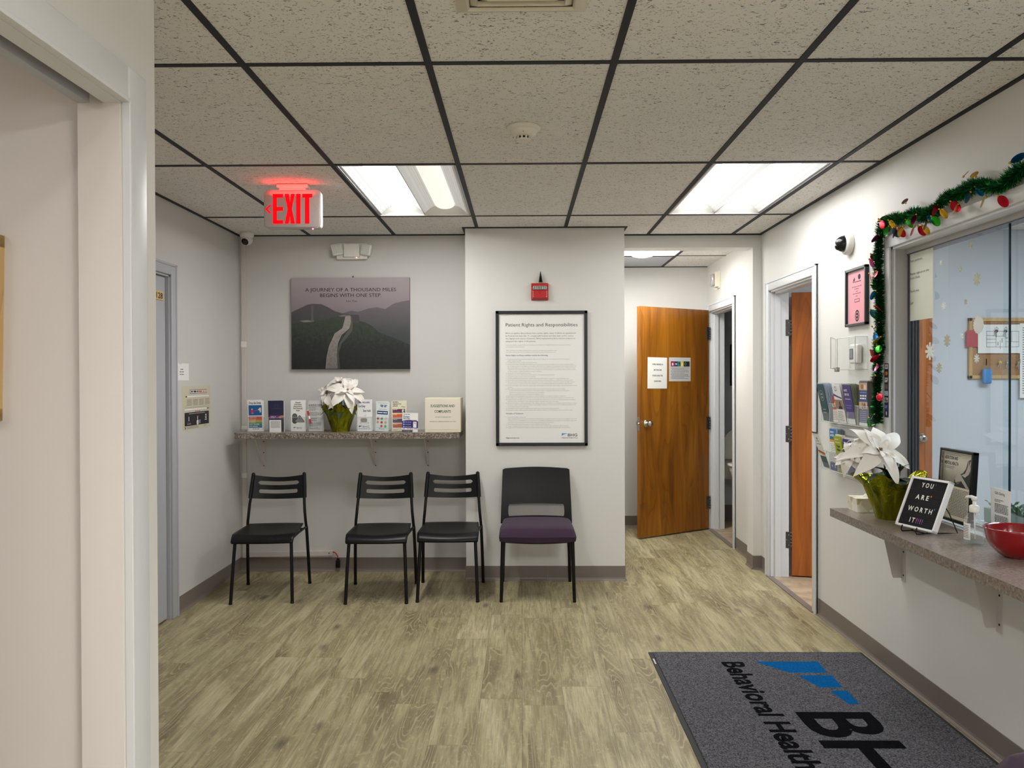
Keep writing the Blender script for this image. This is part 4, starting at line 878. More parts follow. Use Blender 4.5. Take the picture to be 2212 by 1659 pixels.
line('Patient Rights and Responsibilities include the following:', 168, 538, 804, .0085, bl, .02); line('Principles of Treatment', 168, 320, 1312, .0085, bl, .02)
line('bhgrecovery.com', 168, 283, 1525, .0085, M_INK, .02); line('BHG', 710, 793, 1508, .0195, M_INK, .01); line('Behavioral Health Group', 658, 796, 1524, .0066, M_INK, .02)
lb = flat(40, 116, 196)
for x0, x1, z0, z1, cut in ((658, 676, 1508, 1481, .55), (678, 690, 1495, 1481, .6), (692, 704, 1489, 1481, .6)):
    b.poly([(px_(x0), pz_(z0)), (px_(x0+(x1-x0)*.35), pz_(z0-(z0-z1)*.45)), (px_(x1), pz_(z1+(z0-z1)*.3)), (px_(x1), pz_(z1)), (px_(x0), pz_(z1))], lb, y)
b.build('printed_sheet', t)
b = MB(); b.box(-PW/2+fwd_-.002, PW/2-fwd_+.002, -.0135, -.0125, fwd_-.002, PH-fwd_+.002, glassy('poster_glazing', (1, 1, 1, 1), 1.45, .02)); b.build('glazing', t)

t = empty('fire_alarm', (.130, PY, 1.929), 0, 'red fire alarm strobe on the pillar above the poster', 'fire alarm')
b = MB(); b.box(-.059, .059, -.012, 0, 0, .118, M_RED, .004, 3)
b.add([(-.056, -.012, .003), (.056, -.012, .003), (.056, -.012, .068), (-.056, -.012, .068), (-.046, -.040, .016), (.046, -.040, .016), (.050, -.040, .066), (-.050, -.040, .066)], [(4, 5, 6, 7), (0, 1, 5, 4), (1, 2, 6, 5), (2, 3, 7, 6), (3, 0, 4, 7)], M_RED)
b.box(-.058, .058, -.030, -.010, .096, .114, M_RED, .003)
for x in (-.050, .043):
    for k, s in enumerate('FIRE'): b.text(s, x+.004, .052-.011*k, .008, pm('alarm_white_ink', S(232, 190, 190), .5), -.0406 if 0 else -.0415, width=.0022 if s == 'I' else .006, align='C')
b.build('housing', t)
b = MB(); b.box(-.048, .048, -.040, -.012, .069, .097, pm('strobe_lens', S(206, 204, 204), .08, .3, vary=.5, vs=260), .006, 3)
for k in range(7): b.box(-.040+.0125*k, -.036+.0125*k, -.0415, -.038, .072, .094, pm('strobe_rib', S(120, 116, 118), .1, .6))
b.build('strobe_lens', t)
b = MB(); b.ring(0, .053, .006, .0085, M_INK, -.0408); b.build('speaker_hole', t)
t = empty('miniature_tree', (.135, PY-.020, 2.0435), 0, 'tiny dark green bottle brush tree standing on the fire alarm', 'decoration')
b = MB(); b.box(-.011, .011, -.011, .011, 0, .007, flat(190, 140, 100), .002); b.build('base', t)
b = MB(); b.tube([(0, 0, .005), (0, 0, .082)], .0015, flat(70, 60, 40), 6)
r = random.Random(2); gm = pm('bottle_brush_green', S(44, 84, 66), .8, vary=.4, vs=300)
for k in range(2200):
    z = .010+.072*(k/2200); rad = .019*(1-(z-.008)/.078)+.001; a = k*2.399; d = Vector((math.cos(a), math.sin(a), r.uniform(-.5, .1))); s_ = Vector((-d.y, d.x, 0))*.0022; p0 = Vector((0, 0, z)); p1 = p0+d*rad*r.uniform(.8, 1.1)
    b.add([p0-s_, p0+s_, p1], [(0, 1, 2)], gm)
b.build('bristles', t)

# ================================================================== CHAIRS
def sheet_bands(us, bands, fn, th, mat, nv=4):
    """a curved plate: bands of (lo(u), hi(u)) across the columns us; fn(u,v)->point and normal"""
    b = MB()
    for lo, hi in bands:
        fr, bk = [], []
        for u in us:
            for j in range(nv+1):
                v = lo(u)+(hi(u)-lo(u))*j/nv; p, n = fn(u, v); fr.append(tuple(p-n*th/2)); bk.append(tuple(p+n*th/2))
        m = nv+1; N = len(us); ff = []
        off = len(fr)
        for i in range(N-1):
            for j in range(nv): a = i*m+j; ff.append((a, a+m, a+m+1, a+1)); ff.append((off+a, off+a+1, off+a+m+1, off+a+m))
        eg = []
        for i in range(N-1): a = i*m; eg += [(a, off+a, off+a+m, a+m), (a+nv, a+m+nv, off+a+m+nv, off+a+nv)]
        for j in range(nv): eg += [(j, j+1, off+j+1, off+j)]; a = (N-1)*m+j; eg += [(a, off+a, off+a+1, a+1)]
        b.add(fr+bk, ff, mat, True); b.add(fr+bk, eg, mat, False)
    return b
def slot(c, hh, half, r=.010):
    def h(u):
        d = half-abs(u)
        if d <= 0: return 0
        return hh if d >= r else hh*math.sqrt(max(0, 1-((r-d)/r)**2))**.8
    return lambda u: c-h(u), lambda u: c+h(u)
def visitor_chair():
    """slim stacking chair: plastic seat, slotted plastic back, four tube legs"""
    t = empty('visitor_chair', (0, 0, 0))
    W = .205; back_pts = [(.240, 0), (.215, .20), (.196, .40), (.186, .50), (.192, .58), (.222, .69), (.247, .775)]   # (y, z) of the rear tubes
    for s in (-1, 1):
        b = MB(); P = [(s*(W+.001), back_pts[0][0], 0), (s*(W-.004), .212, .22), (s*(W-.010), .190, .40)]
        b.tube(P, .0105, M_BLACKM, 12); b.lathe([(.0115, 0), (.0115, .012)], M_BLACK, 12, c=(s*(W+.001), back_pts[0][0], 0)); b.build('leg', t)
    for s in (-1, 1):
        b = MB(); b.tube([(s*(.188), -.232, 0), (s*(.180), -.205, .22), (s*.172, -.180, .388)], .0105, M_BLACKM, 12); b.lathe([(.0115, 0), (.0115, .012)], M_BLACK, 12, c=(s*.188, -.232, 0)); b.build('leg', t)
    b = MB()
    for s in (-1, 1):
        P = [(s*(W-.010), .190, .39), (s*(W-.014), .183, .44), (s*(W-.020), .186, .50), (s*(W-.024), .196, .555), (s*(W-.028), .214, .605), (s*(W-.032), .232, .665), (s*(W-.034), .248, .73)]
        b.tube(P, .0095, M_BLACKM, 12); b.tube([(s*.172, -.185, .388), (s*.178, .0, .392), (s*(W-.012), .190, .396)], .008, M_BLACKM, 10)
    b.tube([(-.172, -.150, .386), (.172, -.150, .386)], .007, M_BLACKM, 8); b.tube([(-W+.02, .150, .390), (W-.02, .150, .390)], .007, M_BLACKM, 8); b.build('frame', t)
    # seat
    n, m = 24, 16; top = []; bot = []
    for j in range(m+1):
        q = j/m; y = -.215+.395*q
        for i in range(n+1):
            u = i/n*2-1; hw = .195-.018*q**2+(.0 if q > .1 else -.004*(1-q/.1))
            x = u*hw; z = .421-.014*math.cos(u*PI/2)*math.sin(PI*min(1, q*1.05))**.7+.004*q
            yy = y-.012*math.cos(u*PI/2)*(1-q)**3+.018*math.cos(u*PI/2)*q**4
            if q < .16: z -= .040*(1-q/.16)**1.8
            top.append((x, yy, z)); bot.append((x*.985, yy+(.006 if q < .1 else 0), z-.012))
    N = (n+1); off = len(top); ff = []; eg = []
    for j in range(m):
        for i in range(n): a = j*N+i; ff.append((a, a+1, a+N+1, a+N)); ff.append((off+a, off+a+N, off+a+N+1, off+a+1))
    for i in range(n): eg.append((i, off+i, off+i+1, i+1)); a = m*N+i; eg.append((a, a+1, off+a+1, off+a))
    for j in range(m): a = j*N; eg.append((a, a+N, off+a+N, off+a)); a = j*N+n; eg.append((a, off+a, off+a+N, a+N))
    b = MB(); b.add(top+bot, ff+eg, M_BLACK, True); b.build('seat', t)
    # backrest
    us = sorted(set([round(-.178+.356*k/28, 5) for k in range(29)]+[s*(.128-.010*(1-math.cos(k*PI/10))) for s in (-1, 1) for k in range(6)]+[s*.1281 for s in (-1, 1)]))
    def fn(u, v):
        f = (v-.590)/(.740-.590); y = .210+.040*f+.034*math.cos(u/.178*PI/2)
        hw = 1+.02-.05*f; n_ = Vector((.034*PI/2/.178*math.sin(u/.178*PI/2), 1, -.26)).normalized(); return Vector((u*hw, y, v)), n_
    tp = lambda u: .743-.020*math.cos(u/.178*PI/2); bt = lambda u: .590-.010*math.cos(u/.178*PI/2)
    dip = lambda u: -.014*math.cos(u/.178*PI/2)
    s1 = slot(0, .0125, .128); s2 = slot(0, .0125, .132)
    l1, h1 = (lambda u: .641+dip(u)+s1[0](u)), (lambda u: .641+dip(u)+s1[1](u)); l2, h2 = (lambda u: .696+dip(u)+s2[0](u)), (lambda u: .696+dip(u)+s2[1](u))
    sheet_bands(us, [(bt, l1), (h1, l2), (h2, tp)], fn, .006, M_BLACK).build('backrest', t)
    for s in (-1, 1):
        b = MB(); b.tube([(s*.181, .208, .591), (s*.177, .228, .665), (s*.170, .252, .747)], .0125, M_BLACK, 12); b.ball((s*.170, .2525, .747), .0125, M_BLACK, 10, 6); b.build('back_sleeve', t)
    return t
ch = visitor_chair()
GRP = 'slim black chairs under the shelf'
def place(o, x, y, rz, label): o.location = (x, y, 0); o.rotation_euler = (0, 0, rz); tag(o, label, 'chair', GRP)
c2 = copy_tree(ch); c3 = copy_tree(ch)
place(ch, -1.632, 5.092, .075, 'slim black slotted-back chair in the corner by the left wall, standing apart')
place(c2, -.912, 5.089, .040, 'slim black slotted-back chair in the middle of the three, under the print')
place(c3, -.466, 5.130, .012, 'slim black slotted-back chair overlapping the pillar edge beside the purple chair')

def guest_chair():
    t = empty('guest_chair', (0, 0, 0)); b = MB()
    for s in (-1, 1):
        b = MB(); b.tube([(s*.228, -.242, 0), (s*.222, -.236, .2), (s*.216, -.225, .40)], .0115, M_BLACKM, 14, radii=[.0105, .0118, .0135]); b.build('leg', t)
        b = MB(); b.tube([(s*.230, .255, 0), (s*.224, .225, .22), (s*.215, .195, .40)], .0115, M_BLACKM, 14, radii=[.0105, .0118, .0135]); b.build('leg', t)
    b = MB()
    for s in (-1, 1):
        b.tube([(s*.216, -.228, .395), (s*.22, 0, .40), (s*.215, .2, .40)], .012, M_BLACKM, 12)
        b.prism([(.175, .39), (.205, .385), (.232, .50), (.256, .64), (.262, .70), (.250, .70), (.240, .64), (.212, .50)], 'x', s*.213-.010, s*.213+.010, M_BLACK)
    b.tube([(-.21, .18, .40), (.21, .18, .40)], .011, M_BLACKM, 10); b.build('frame', t)
    # cushion
    n, m = 28, 20; vt = []; ff = []
    for j in range(m+1):
        q = j/m*2-1
        for i in range(n+1):
            u = i/n*2-1; k = (1-abs(u)**5)**.22*(1-abs(q)**5)**.22 if abs(u) < 1 and abs(q) < 1 else 0
            hw = .241-.018*max(0, q)**2; vt.append((u*hw, -.030+q*.215-.012*math.cos(u*PI/2)*(1 if q < 0 else -1)*abs(q), .415+.052*k-(.010*max(0, -q)**4)))
    N = n+1
    for j in range(m):
        for i in range(n): a = j*N+i; ff.append((a, a+1, a+N+1, a+N))
    b = MB(); b.add(vt, ff, M_PURPLE, True)
    bd = [i for i in range(n+1)]+[j*N+n for j in range(1, m+1)]+[m*N+i for i in range(n-1, -1, -1)]+[j*N for j in range(m-1, 0, -1)]
    rim = [vt[k] for k in bd]; L = len(rim); low = [(x*.985, y*.985, z-.026+(.010*math.cos(x/.24*PI/2) if False else -.008*math.cos(x/.24*PI/2))) for x, y, z in rim]
    b.add(rim+low, [(k, L+k, L+(k+1) % L, (k+1) % L) for k in range(L)], M_PURPLE, True); b.build('seat', t)
    b = MB(); b.add([(x, y, z+.001) for x, y, z in low]+[(x*.95, y*.95, z-.010) for x, y, z in low], [(k, L+k, L+(k+1) % L, (k+1) % L) for k in range(L)]+[tuple(range(L, 2*L))[::-1]], M_BLACK, True); b.build('seat_pan', t)
    us = sorted(set([round(-.238+.476*k/32, 5) for k in range(33)]+[s*(.190-.008*(1-math.cos(k*PI/10))) for s in (-1, 1) for k in range(6)]+[s*.1901 for s in (-1, 1)]))
    def fn(u, v):
        f = max(0, (v-.41)/(.785-.41)); bell = .016*math.cos(u/.238*PI/2); y = .185+.072*f**.9+bell*.8-.012*math.sin(PI*f)
        hw = 1.0-.045*f+.015*(1-f); n_ = Vector((.20*math.sin(u/.238*PI/2), 1, -.24)).normalized(); return Vector((u*hw, y, v)), n_
    tp = lambda u: .776+.010*math.cos(u/.238*PI/2)-.006*max(0, (abs(u)-.225)/.013)**2; bt = lambda u: .412
    sl = slot(0, .040, .190, .008); l1 = lambda u: .498+.006*math.cos(u/.238*PI/2)+sl[0](u); h1 = lambda u: .498+.006*math.cos(u/.238*PI/2)+sl[1](u)
    sheet_bands(us, [(bt, l1), (h1, tp)], fn, .009, M_BLACK, 6).build('backrest', t)
    return t
g = guest_chair(); g.location = (.100, 5.140, 0); tag(g, 'black framed chair with a purple padded seat in front of the pillar', 'chair', 'purple seated chairs')
g2 = copy_tree(g); g2.location = (1.447, 1.768, 0); g2.rotation_euler = (0, 0, RW); tag(g2, 'purple padded chair under the counter, only its seat edge showing at the lower right corner', 'chair', 'purple seated chairs')

# ================================================================== ENTRANCE MAT
t = empty('entrance_mat', (1.178, 3.02, 0), 0, 'grey carpet entrance mat with blue and black logo lettering', 'mat')
mx0, mx1, my0, my1 = .640-1.178, 1.716-1.178, 2.03-3.02, 3.995-3.02
b = MB(); b.box(mx0, mx1, my0, my1, 0, .004, M_RUB, .001); b.build('rubber_backing', t)
b = MB(); b.box(mx0+.022, mx1-.020, my0+.022, my1-.010, .003, .0095, M_MAT, .002); b.build('pile', t)
def fl(x, y): return (x-1.178, y-3.02)
LZ = .0098
def floor_text(s, base_x, y_start, capx, length, mat, bold, seed=0):
    vv, ff, a, b_ = text_geo(s, bold, 4); k = capx/.70; kx = length/(b_-a); m = MB()
    m.add([(base_x-1.178+p[1]*k, y_start-3.02-(p[0]-a)*kx, LZ) for p in vv], ff, mat); return m
m = MB()
for pts in ([(1.132, 3.847), (1.442, 3.848), (1.431, 3.703), (1.254, 3.702)], [(1.281, 3.668), (1.439, 3.672), (1.431, 3.526), (1.33, 3.525)], [(1.361, 3.489), (1.436, 3.492), (1.430, 3.346), (1.383, 3.346)]):
    m.add([(*fl(*p), LZ) for p in pts], [(3, 2, 1, 0)], M_MATBL)
m.build('logo_bars', t)
floor_text('BHG', 1.138, 3.267, .296, .88, M_MATB, .022).build('large_letters', t)
floor_text('Behavioral Health Group', .973, 3.842, .100, 1.50, M_MATB, .030).build('small_letters', t)
b = MB(); b.box(mx0+.007, mx0+.014, 3.83-3.02, 3.90-3.02, .004, .0045, M_PAPERG); b.build('care_label', t)

# ================================================================== LEFT WALL PAPERS
def wall_sheet(name, loc, rotz, w_, h, mat, draw, label, cat, t_=.0008, roll=0, tape=False):
    b = MB(); b.box(-w_/2, w_/2, -t_, 0, 0, h, mat)
    if draw: draw(b, -t_-.0004)
    return tag(b.build(name, None, loc, rot=(0, roll, rotz)), label, cat)
def d_note(b, y):
    b.rect(-.045, -.015, .096, .104, M_PAPERG, y); b.bars(-.028, .006, .064, .005, M_INK, y, 1); b.bars(-.04, .020, .049, .004, M_INK, y, 2); b.bars(-.04, .022, .034, .004, M_INK, y, 3)
wall_sheet('notice', (XL, 4.725, 1.388), LW, .180, .103, M_PAPER, d_note, 'small white typed notice beside the grey door casing', 'notice')
def d_flyer(b, y):
    b.rect(-.105, .150, .222, .246, M_INK, y); b.rect(-.100, .145, .225, .243, M_PAPER, y-.0003); b.bars(-.090, .02, .229, .010, M_INK, y-.0006, 1, .9); b.bars(.025, .135, .229, .010, flat(206, 92, 70), y-.0006, 2)
    b.rect(-.160, .190, .200, .208, M_PAPER, y-.0003); b.rect(-.165, -.150, .200, .208, M_INK, y-.0004); b.rect(-.175, -.168, .2, .208, flat(220, 120, 40), y-.0004)
    for k in range(4):
        for j in range(5): b.bars(-.160+.092*k+.008, -.080+.092*k, .182-.0080*j, .0030, flat(150, 60, 70) if j == 1 else M_INKG, y, 9*k+j)
    b.rect(-.185, .185, .136, .137, M_INKG, y); b.rect(-.185, .150, .120, .128, M_PAPER, y); b.bars(.155, .185, .120, .006, M_INK, y, 4); b.bars(-.03, .05, .108, .005, flat(190, 70, 80), y, 5)
    b.rect(-.185, .185, .024, .106, flat(34, 32, 42), y-.0002); b.bars(-.12, .12, .096, .0028, M_PAPERG, y-.0005, 6)
    b.rect(-.128, -.121, .054, .080, M_PAPER, y-.0005); b.bars(-.150, -.100, .045, .003, flat(150, 40, 50), y-.0005, 7); b.bars(-.150, -.095, .034, .003, M_PAPERG, y-.0005, 8)
    b.rect(-.008, .018, .026, .052, M_PAPER, y-.0005); b.rect(.0, .010, .052, .080, M_PAPERG, y-.0005); b.bars(.002, .03, .078, .003, flat(200, 50, 50), y-.0008, 3); b.poly([(-.004, .028), (-.001, .028), (.016, .046), (.013, .046)], M_INK, y-.0008)
    for j in range(5): b.bars(.024, .052, .052-.005*j, .002, M_PAPERG, y-.0005, 60+j)
    b.disc(.135, .082, .008, M_PAPER, y-.0005, .006); b.poly([(.120, .058), (.124, .056), (.150, .072), (.146, .074)], M_PAPER, y-.0005); b.poly([(.120, .072), (.124, .074), (.150, .058), (.146, .056)], M_PAPER, y-.0005); b.bars(.118, .152, .049, .004, M_PAPER, y-.0005, 11)
    for j in range(4): b.bars(-.155, .02, .019-.0042*j, .0016, M_INKG, y, 70+j)
    b.rect(-.180, -.170, .004, .020, M_INK, y); b.bars(.10, .15, .014, .003, M_INKG, y, 12)
wall_sheet('poster', (XL, 4.935, 1.084), LW, .430, .268, pm('khaki_poster_paper', S(206, 200, 178), .5), d_flyer, 'khaki information poster with a black panel on the left wall', 'poster')

# ================================================================== PAPERS ON THE HALL DOOR, HALL SOUNDER, BATHROOM
def on_door(s, z): # point on the camera side of door 2, s metres from the free edge
    dx, dy = (hx-fx)/LW2, (hy-fy)/LW2; nx, ny = dy, -dx
    return (fx+dx*s+nx*.044, fy+dy*s+ny*.044, z)
da = math.atan2(hy-fy, hx-fx)
def off_door(s, z, d=.0): p = on_door(s, z); nx, ny = math.sin(da), -math.cos(da); return (p[0]+nx*d, p[1]+ny*d, z)
def d_keep(b, y):
    for k, (s, w_) in enumerate((('WHEN FINISHED IN', .124), ('BATHROOM', .088), ('PLEASE LEAVE THE', .118), ('DOOR OPEN', .080))): b.text(s, .002, .205-.049*k, .013, M_INK, y, width=w_, align='C', bold=.02)
pd = da
pp = off_door(.194, 1.300)
wall_sheet('notice', pp, pd, .226, .272, M_PAPER, d_keep, 'white large print notice on the open wooden hall door, left of the coloured one', 'notice', .0015, .012)
def d_cols(b, y):
    for x0, x1, c in ((-.110, -.066, (168, 30, 74)), (-.066, -.026, (34, 72, 124)), (-.026, .008, (60, 140, 128)), (.008, .044, (222, 206, 96)), (.044, .118, (30, 34, 38))): b.rect(x0, x1, .132, .178, flat(*c), y)
    b.disc(-.088, .152, .010, M_CREAM, y-.0003, .013); b.rect(-.058, -.034, .150, .158, M_PAPER, y-.0003); b.poly([(-.02, .166), (.004, .166), (.004, .140), (-.004, .140), (-.004, .158), (-.02, .158)], M_INK, y-.0003); b.poly([(.014, .140), (.038, .140), (.026, .170)], M_CREAM, y-.0003); b.ring(.064, .155, .010, .012, M_CREAM, y-.0003)
    for j in range(11): b.bars(-.112+(.01 if j % 3 else 0), (.115, .05, .100, .10)[j % 4], .118-.0095*j, .0036, M_INKG, y, 80+j)
pp = off_door(.465, 1.362)
wall_sheet('notice', pp, pd, .262, .212, M_PAPERG, d_cols, 'grey flyer with a coloured band of symbols on the open wooden hall door', 'notice')
t = empty('alarm_sounder', (XR, 6.965, 2.178), RW, 'cream wall strobe high beside the open hall door', 'alarm')
b = MB(); b.box(-.058, .058, -.012, 0, 0, .150, pm('sounder_cream', S(232, 226, 208), .4), .004); b.box(-.052, .052, -.045, -.010, .012, .142, pm('sounder_cream', S(232, 226, 208), .4), .004); b.build('housing', t)
b = MB(); b.box(-.040, .040, -.070, -.045, .020, .128, pm('strobe_lens', S(206, 204, 204), .08), .012, 3)
for k in range(6): b.box(-.041, .041, -.066, -.064, .030+.016*k, .034+.016*k, M_INK)
b.build('strobe_lens', t); b = MB(); b.box(-.01, .01, -.03, -.015, -.014, .001, pm('sounder_cream', S(232, 226, 208), .4), .003); b.build('bracket', t)
# bathroom
t = empty('toilet', (2.085, 7.40, 0), 0, 'white toilet with its lid up, glimpsed through the hall bathroom door', 'toilet')
por = pm('porcelain', S(226, 226, 218), .15)
b = MB(); b.lathe([(.09, 0), (.10, .02), (.085, .2), (.12, .40), (.165, .53), (.175, .57), (.15, .575)], por, 28, sy=1.15, c=(0, -.14, 0)); b.build('bowl', t)
b = MB(); b.lathe([(.185, 0), (.190, .012), (.186, .026), (.12, .030), (.11, .02)], por, 32, sy=1.15, c=(0, -.14, .578)); b.build('seat', t)
b = MB(); b.T = Matrix.Translation((0, .085, .60)) @ Matrix.Rotation(math.radians(-8), 4, 'X')
b.prism([(.178*math.cos(PI*k/14)*(1 if True else 1), .13+.19*math.sin(PI*k/14)) for k in range(15)]+[(-.178, .02), (.178, .02)], 'y', -.012, .012, por, True); b.build('lid', t)
b = MB(); b.box(-.21, .21, .12, .25, .42, .80, por, .03, 4); b.box(-.22, .22, .11, .255, .80, .83, por, .01); b.build('tank', t)
t = empty('mirror', (2.28, 7.66, 1.315), 0, 'dark framed mirror on the bathroom wall seen through the hall door', 'mirror')
b = MB(); b.box(-.26, .26, -.02, 0, 0, .40, M_BLACK, .004); b.build('frame', t); b = MB(); b.box(-.245, .245, -.0215, -.019, .015, .385, pm('dim_mirror', S(60, 66, 76), .1, .8)); b.build('glass', t)

# ================================================================== SIDE ROOM PICTURE
t = empty('picture_frame', (-1.378, 1.80, 1.305), 0, 'pale oak frame edge on the side room wall at the far left', 'picture')
b = MB(); b.T = Matrix.Rotation(.02, 4, 'Y')
for x0, x1, z0, z1 in ((-.185, -.155, 0, .425), (.155, .185, 0, .425), (-.185, .185, 0, .03), (-.185, .185, .395, .425)): b.box(x0, x1, -.022, 0, z0, z1, M_OAK, .002)
b.build('frame', t); b = MB(); b.T = Matrix.Rotation(.02, 4, 'Y'); b.box(-.16, .16, -.010, -.004, .025, .40, M_CREAM); b.build('picture_sheet', t)
b = MB(); b.T = Matrix.Translation((.155, 0, .35)); b.box(0.024, .034, -.004, 0, -.03, .0, M_BLACK); b.build('hanging_clip', t)

# ================================================================== RIGHT WALL
# dome camera
t = empty('security_camera', (XR, 4.195, 2.100), RW, 'white and smoked dome camera on the right wall above the pink certificate', 'security camera')
R_ = Matrix.Rotation(PI/2, 4, 'X')
b = MB(); b.T = R_; b.lathe([(.058, 0), (.060, .007), (.058, .026), (.053, .033), (.041, .038), (.041, .034)], M_WHITE, 40); b.T = Matrix.Translation((.018, -.039, .040)) @ R_; b.lathe([(.004, 0), (0, .001)], M_INK, 8); b.build('base', t)
b = MB(); b.T = Matrix.Translation((0, -.034, 0)); b.ball((0, 0, 0), .043, pm('smoked_dome', S(16, 17, 20), .22), 30, 18); b.build('dome', t)
b = MB(); b.ball((-.003, -.059, -.014), .020, pm('lens_glass', S(16, 16, 22), .08), 20, 12); b.build('lens', t)
# pink certificate
t = empty('certificate', (XR, 4.092, 1.660), RW, 'pink certificate in a black frame on the right wall', 'certificate')
b = MB(); w_, h_ = .250, .300
for x0, x1, z0, z1 in ((-w_/2, -w_/2+.014, 0, h_), (w_/2-.014, w_/2, 0, h_), (-w_/2, w_/2, 0, .014), (-w_/2, w_/2, h_-.014, h_)): b.box(x0, x1, -.020, 0, z0, z1, fr, .002)
b.build('frame', t)
b = MB(); b.box(-w_/2+.008, w_/2-.008, -.008, -.003, .008, h_-.008, M_PAPERG); b.rect(-w_/2+.022, w_/2-.016, .015, h_-.022, pm('pink_paper', S(232, 156, 166), .6), -.0084); y = -.0088
b.poly([(-.045, .232), (-.038, .248), (-.032, .244), (-.028, .256), (-.022, .240), (-.030, .232)], M_INK, y); b.disc(.030, .250, .016, M_INK, y, .014); b.bars(-.05, .05, .226, .004, M_INK, y, 5)
for j, (x, q) in enumerate(((.060, .201), (.030, .189), (.012, .176), (.048, .165), (.012, .152))): b.bars(-x, x, q, .0045, flat(150, 90, 100), y, 20+j)
b.rect(-.028, .034, .122, .140, flat(120, 90, 98), y); b.rect(-.022, .028, .126, .136, pm('pink_paper', S(232, 156, 166), .6), y-.0003)
b.disc(.004, .052, .026, M_INK, y, .030, 28); b.ring(.004, .052, .017, .021, pm('pink_paper', S(232, 156, 166), .6), y-.0003); b.bars(-.006, .014, .049, .006, pm('pink_paper', S(232, 156, 166), .6), y-.0003, 3); b.build('sheet', t)
# thermostat and its clear guard
t = empty('thermostat', (XR, 4.085, 1.465), RW, 'white thermostat inside the clear guard box', 'thermostat')
b = MB(); b.box(-.055, .048, -.028, -.004, 0, .100, M_WHITE, .008, 3); b.build('housing', t)
b = MB(); b.box(-.050, -.004, -.0295, -.027, .022, .078, flat(112, 116, 124), .002); b.box(-.044, -.01, -.0302, -.029, .030, .070, flat(140, 146, 150), .001); b.build('display', t)
t = empty('thermostat_guard', (XR, 4.10, 1.435), RW, 'clear acrylic guard box around the thermostat, its cover ajar', 'guard box')
b = MB(); x0, x1, hh, dp, tk = -.110, .115, .165, .062, .003
b.box(x0, x1, -dp, -.001, 0, tk, M_ACRYL); b.box(x0, x1, -dp, -.001, hh-tk, hh, M_ACRYL); b.box(x0, x0+tk, -dp, -.001, 0, hh, M_ACRYL); b.box(x1-tk, x1, -dp, -.001, 0, hh, M_ACRYL); b.box(x0, x1, -.004, -.001, 0, hh, M_ACRYL); b.build('case', t)
b = MB()
for x in (x0, x1): b.tube([(x, -dp, 0), (x, -dp, hh)], .0022, M_ACEDGE, 6)
for z in (0, hh): b.tube([(x0, -dp, z), (x1, -dp, z)], .0018, M_ACEDGE, 6); b.tube([(x0, -dp, z), (x0, 0, z)], .0016, M_ACEDGE, 6); b.tube([(x1, -dp, z), (x1, 0, z)], .0016, M_ACEDGE, 6)
b.build('case_edge', t)
b = MB(); b.T = Matrix.Translation((x0, -dp-.004, 0)) @ Matrix.Rotation(math.radians(-28), 4, 'Z'); b.box(-.0, .232, -.003, 0, .004, hh-.004, M_ACRYL)
for z in (.004, hh-.004): b.tube([(0, -.0015, z), (.232, -.0015, z)], .0018, M_ACEDGE, 6)
b.tube([(.232, -.0015, .004), (.232, -.0015, hh-.004)], .002, M_ACEDGE, 6); b.build('cover', t)
b = MB(); b.box(x0-.004, x0+.022, -dp-.016, -dp+.006, -.012, .012, M_CHROME, .004); b.build('lock', t)

# brochure racks on the wall
def rack(z0, label, n=5, x0=-.30, pitch=.120, hp=.102):
    t = empty('brochure_rack', (XR, 4.17, z0), RW, label, 'brochure rack', 'clear wall racks by the window'); tk = .0025; L = n*pitch
    b = MB(); b.box(x0, x0+L, -tk, -.0005, 0, .20, M_ACRYL); b.box(x0, x0+L, -.046, 0, 0, tk, M_ACRYL); b.box(x0, x0+L, -.048, -.048+tk, 0, hp, M_ACRYL)
    b.build('rack_body', t)
    b = MB()
    for k in range(n+1): b = MB(); b.box(x0+k*pitch-tk/2, x0+k*pitch+tk/2, -.0475, -.003, .003, hp, M_ACRYL); b.build('divider', t)
    b = MB(); b.tube([(x0, -.047, hp), (x0+L, -.047, hp)], .0014, M_ACEDGE, 6); b.tube([(x0, -.047, 0), (x0+L, -.047, 0)], .0018, M_ACEDGE, 6); b.tube([(x0, -.001, .2), (x0+L, -.001, .2)], .0014, M_ACEDGE, 6)
    for k in range(n+1): b.tube([(x0+k*pitch, -.047, 0), (x0+k*pitch, -.047, hp)], .0014, M_ACEDGE, 6)
    for k in range(n): c = x0+(k+.5)*pitch; b.tube([(c+.018*math.cos(a), -.0475, hp+.018*math.sin(a)*.9) for a in [PI+PI*j/8 for j in range(9)]], .0012, M_ACEDGE, 6)
    b.build('rack_edge', t); return t
rack(1.148, 'upper clear acrylic brochure rack on the right wall beside the garland'); rack(.884, 'lower clear acrylic brochure rack on the right wall behind the poinsettia')
def rack_stack(z0, slot_, n, w_, h, lean, cover, draw, label, edge, thick=.0022, out=.006, shift=0):
    """n leaflets in pocket slot_: the front one first"""
    for k in range(n):
        xloc = -.30+.12*(slot_+.5)+shift+.0006*((k*7) % 5-2); yloc = -.0385+k*(.034/max(1, n)) if n > 3 else -.036+k*.006
        p = (XR+yloc-.0, 4.17-xloc, z0+.004)
        b = MB(); b.box(-w_/2, w_/2, 0, thick, 0, h+.002*((k*3) % 4)-.003, cover if k == 0 else edge)
        if k == 0 and draw: draw(b, -.0004, w_, h)
        o = b.build('leaflet', None, p, rot=(lean*(1-.5*k/max(1, n)), 0, RW))
        tag(o, label if k == 0 else 'leaflet stacked behind the '+' '.join(label.split()[:8]), 'brochure', ' '.join(label.split()[:5])+' pile')
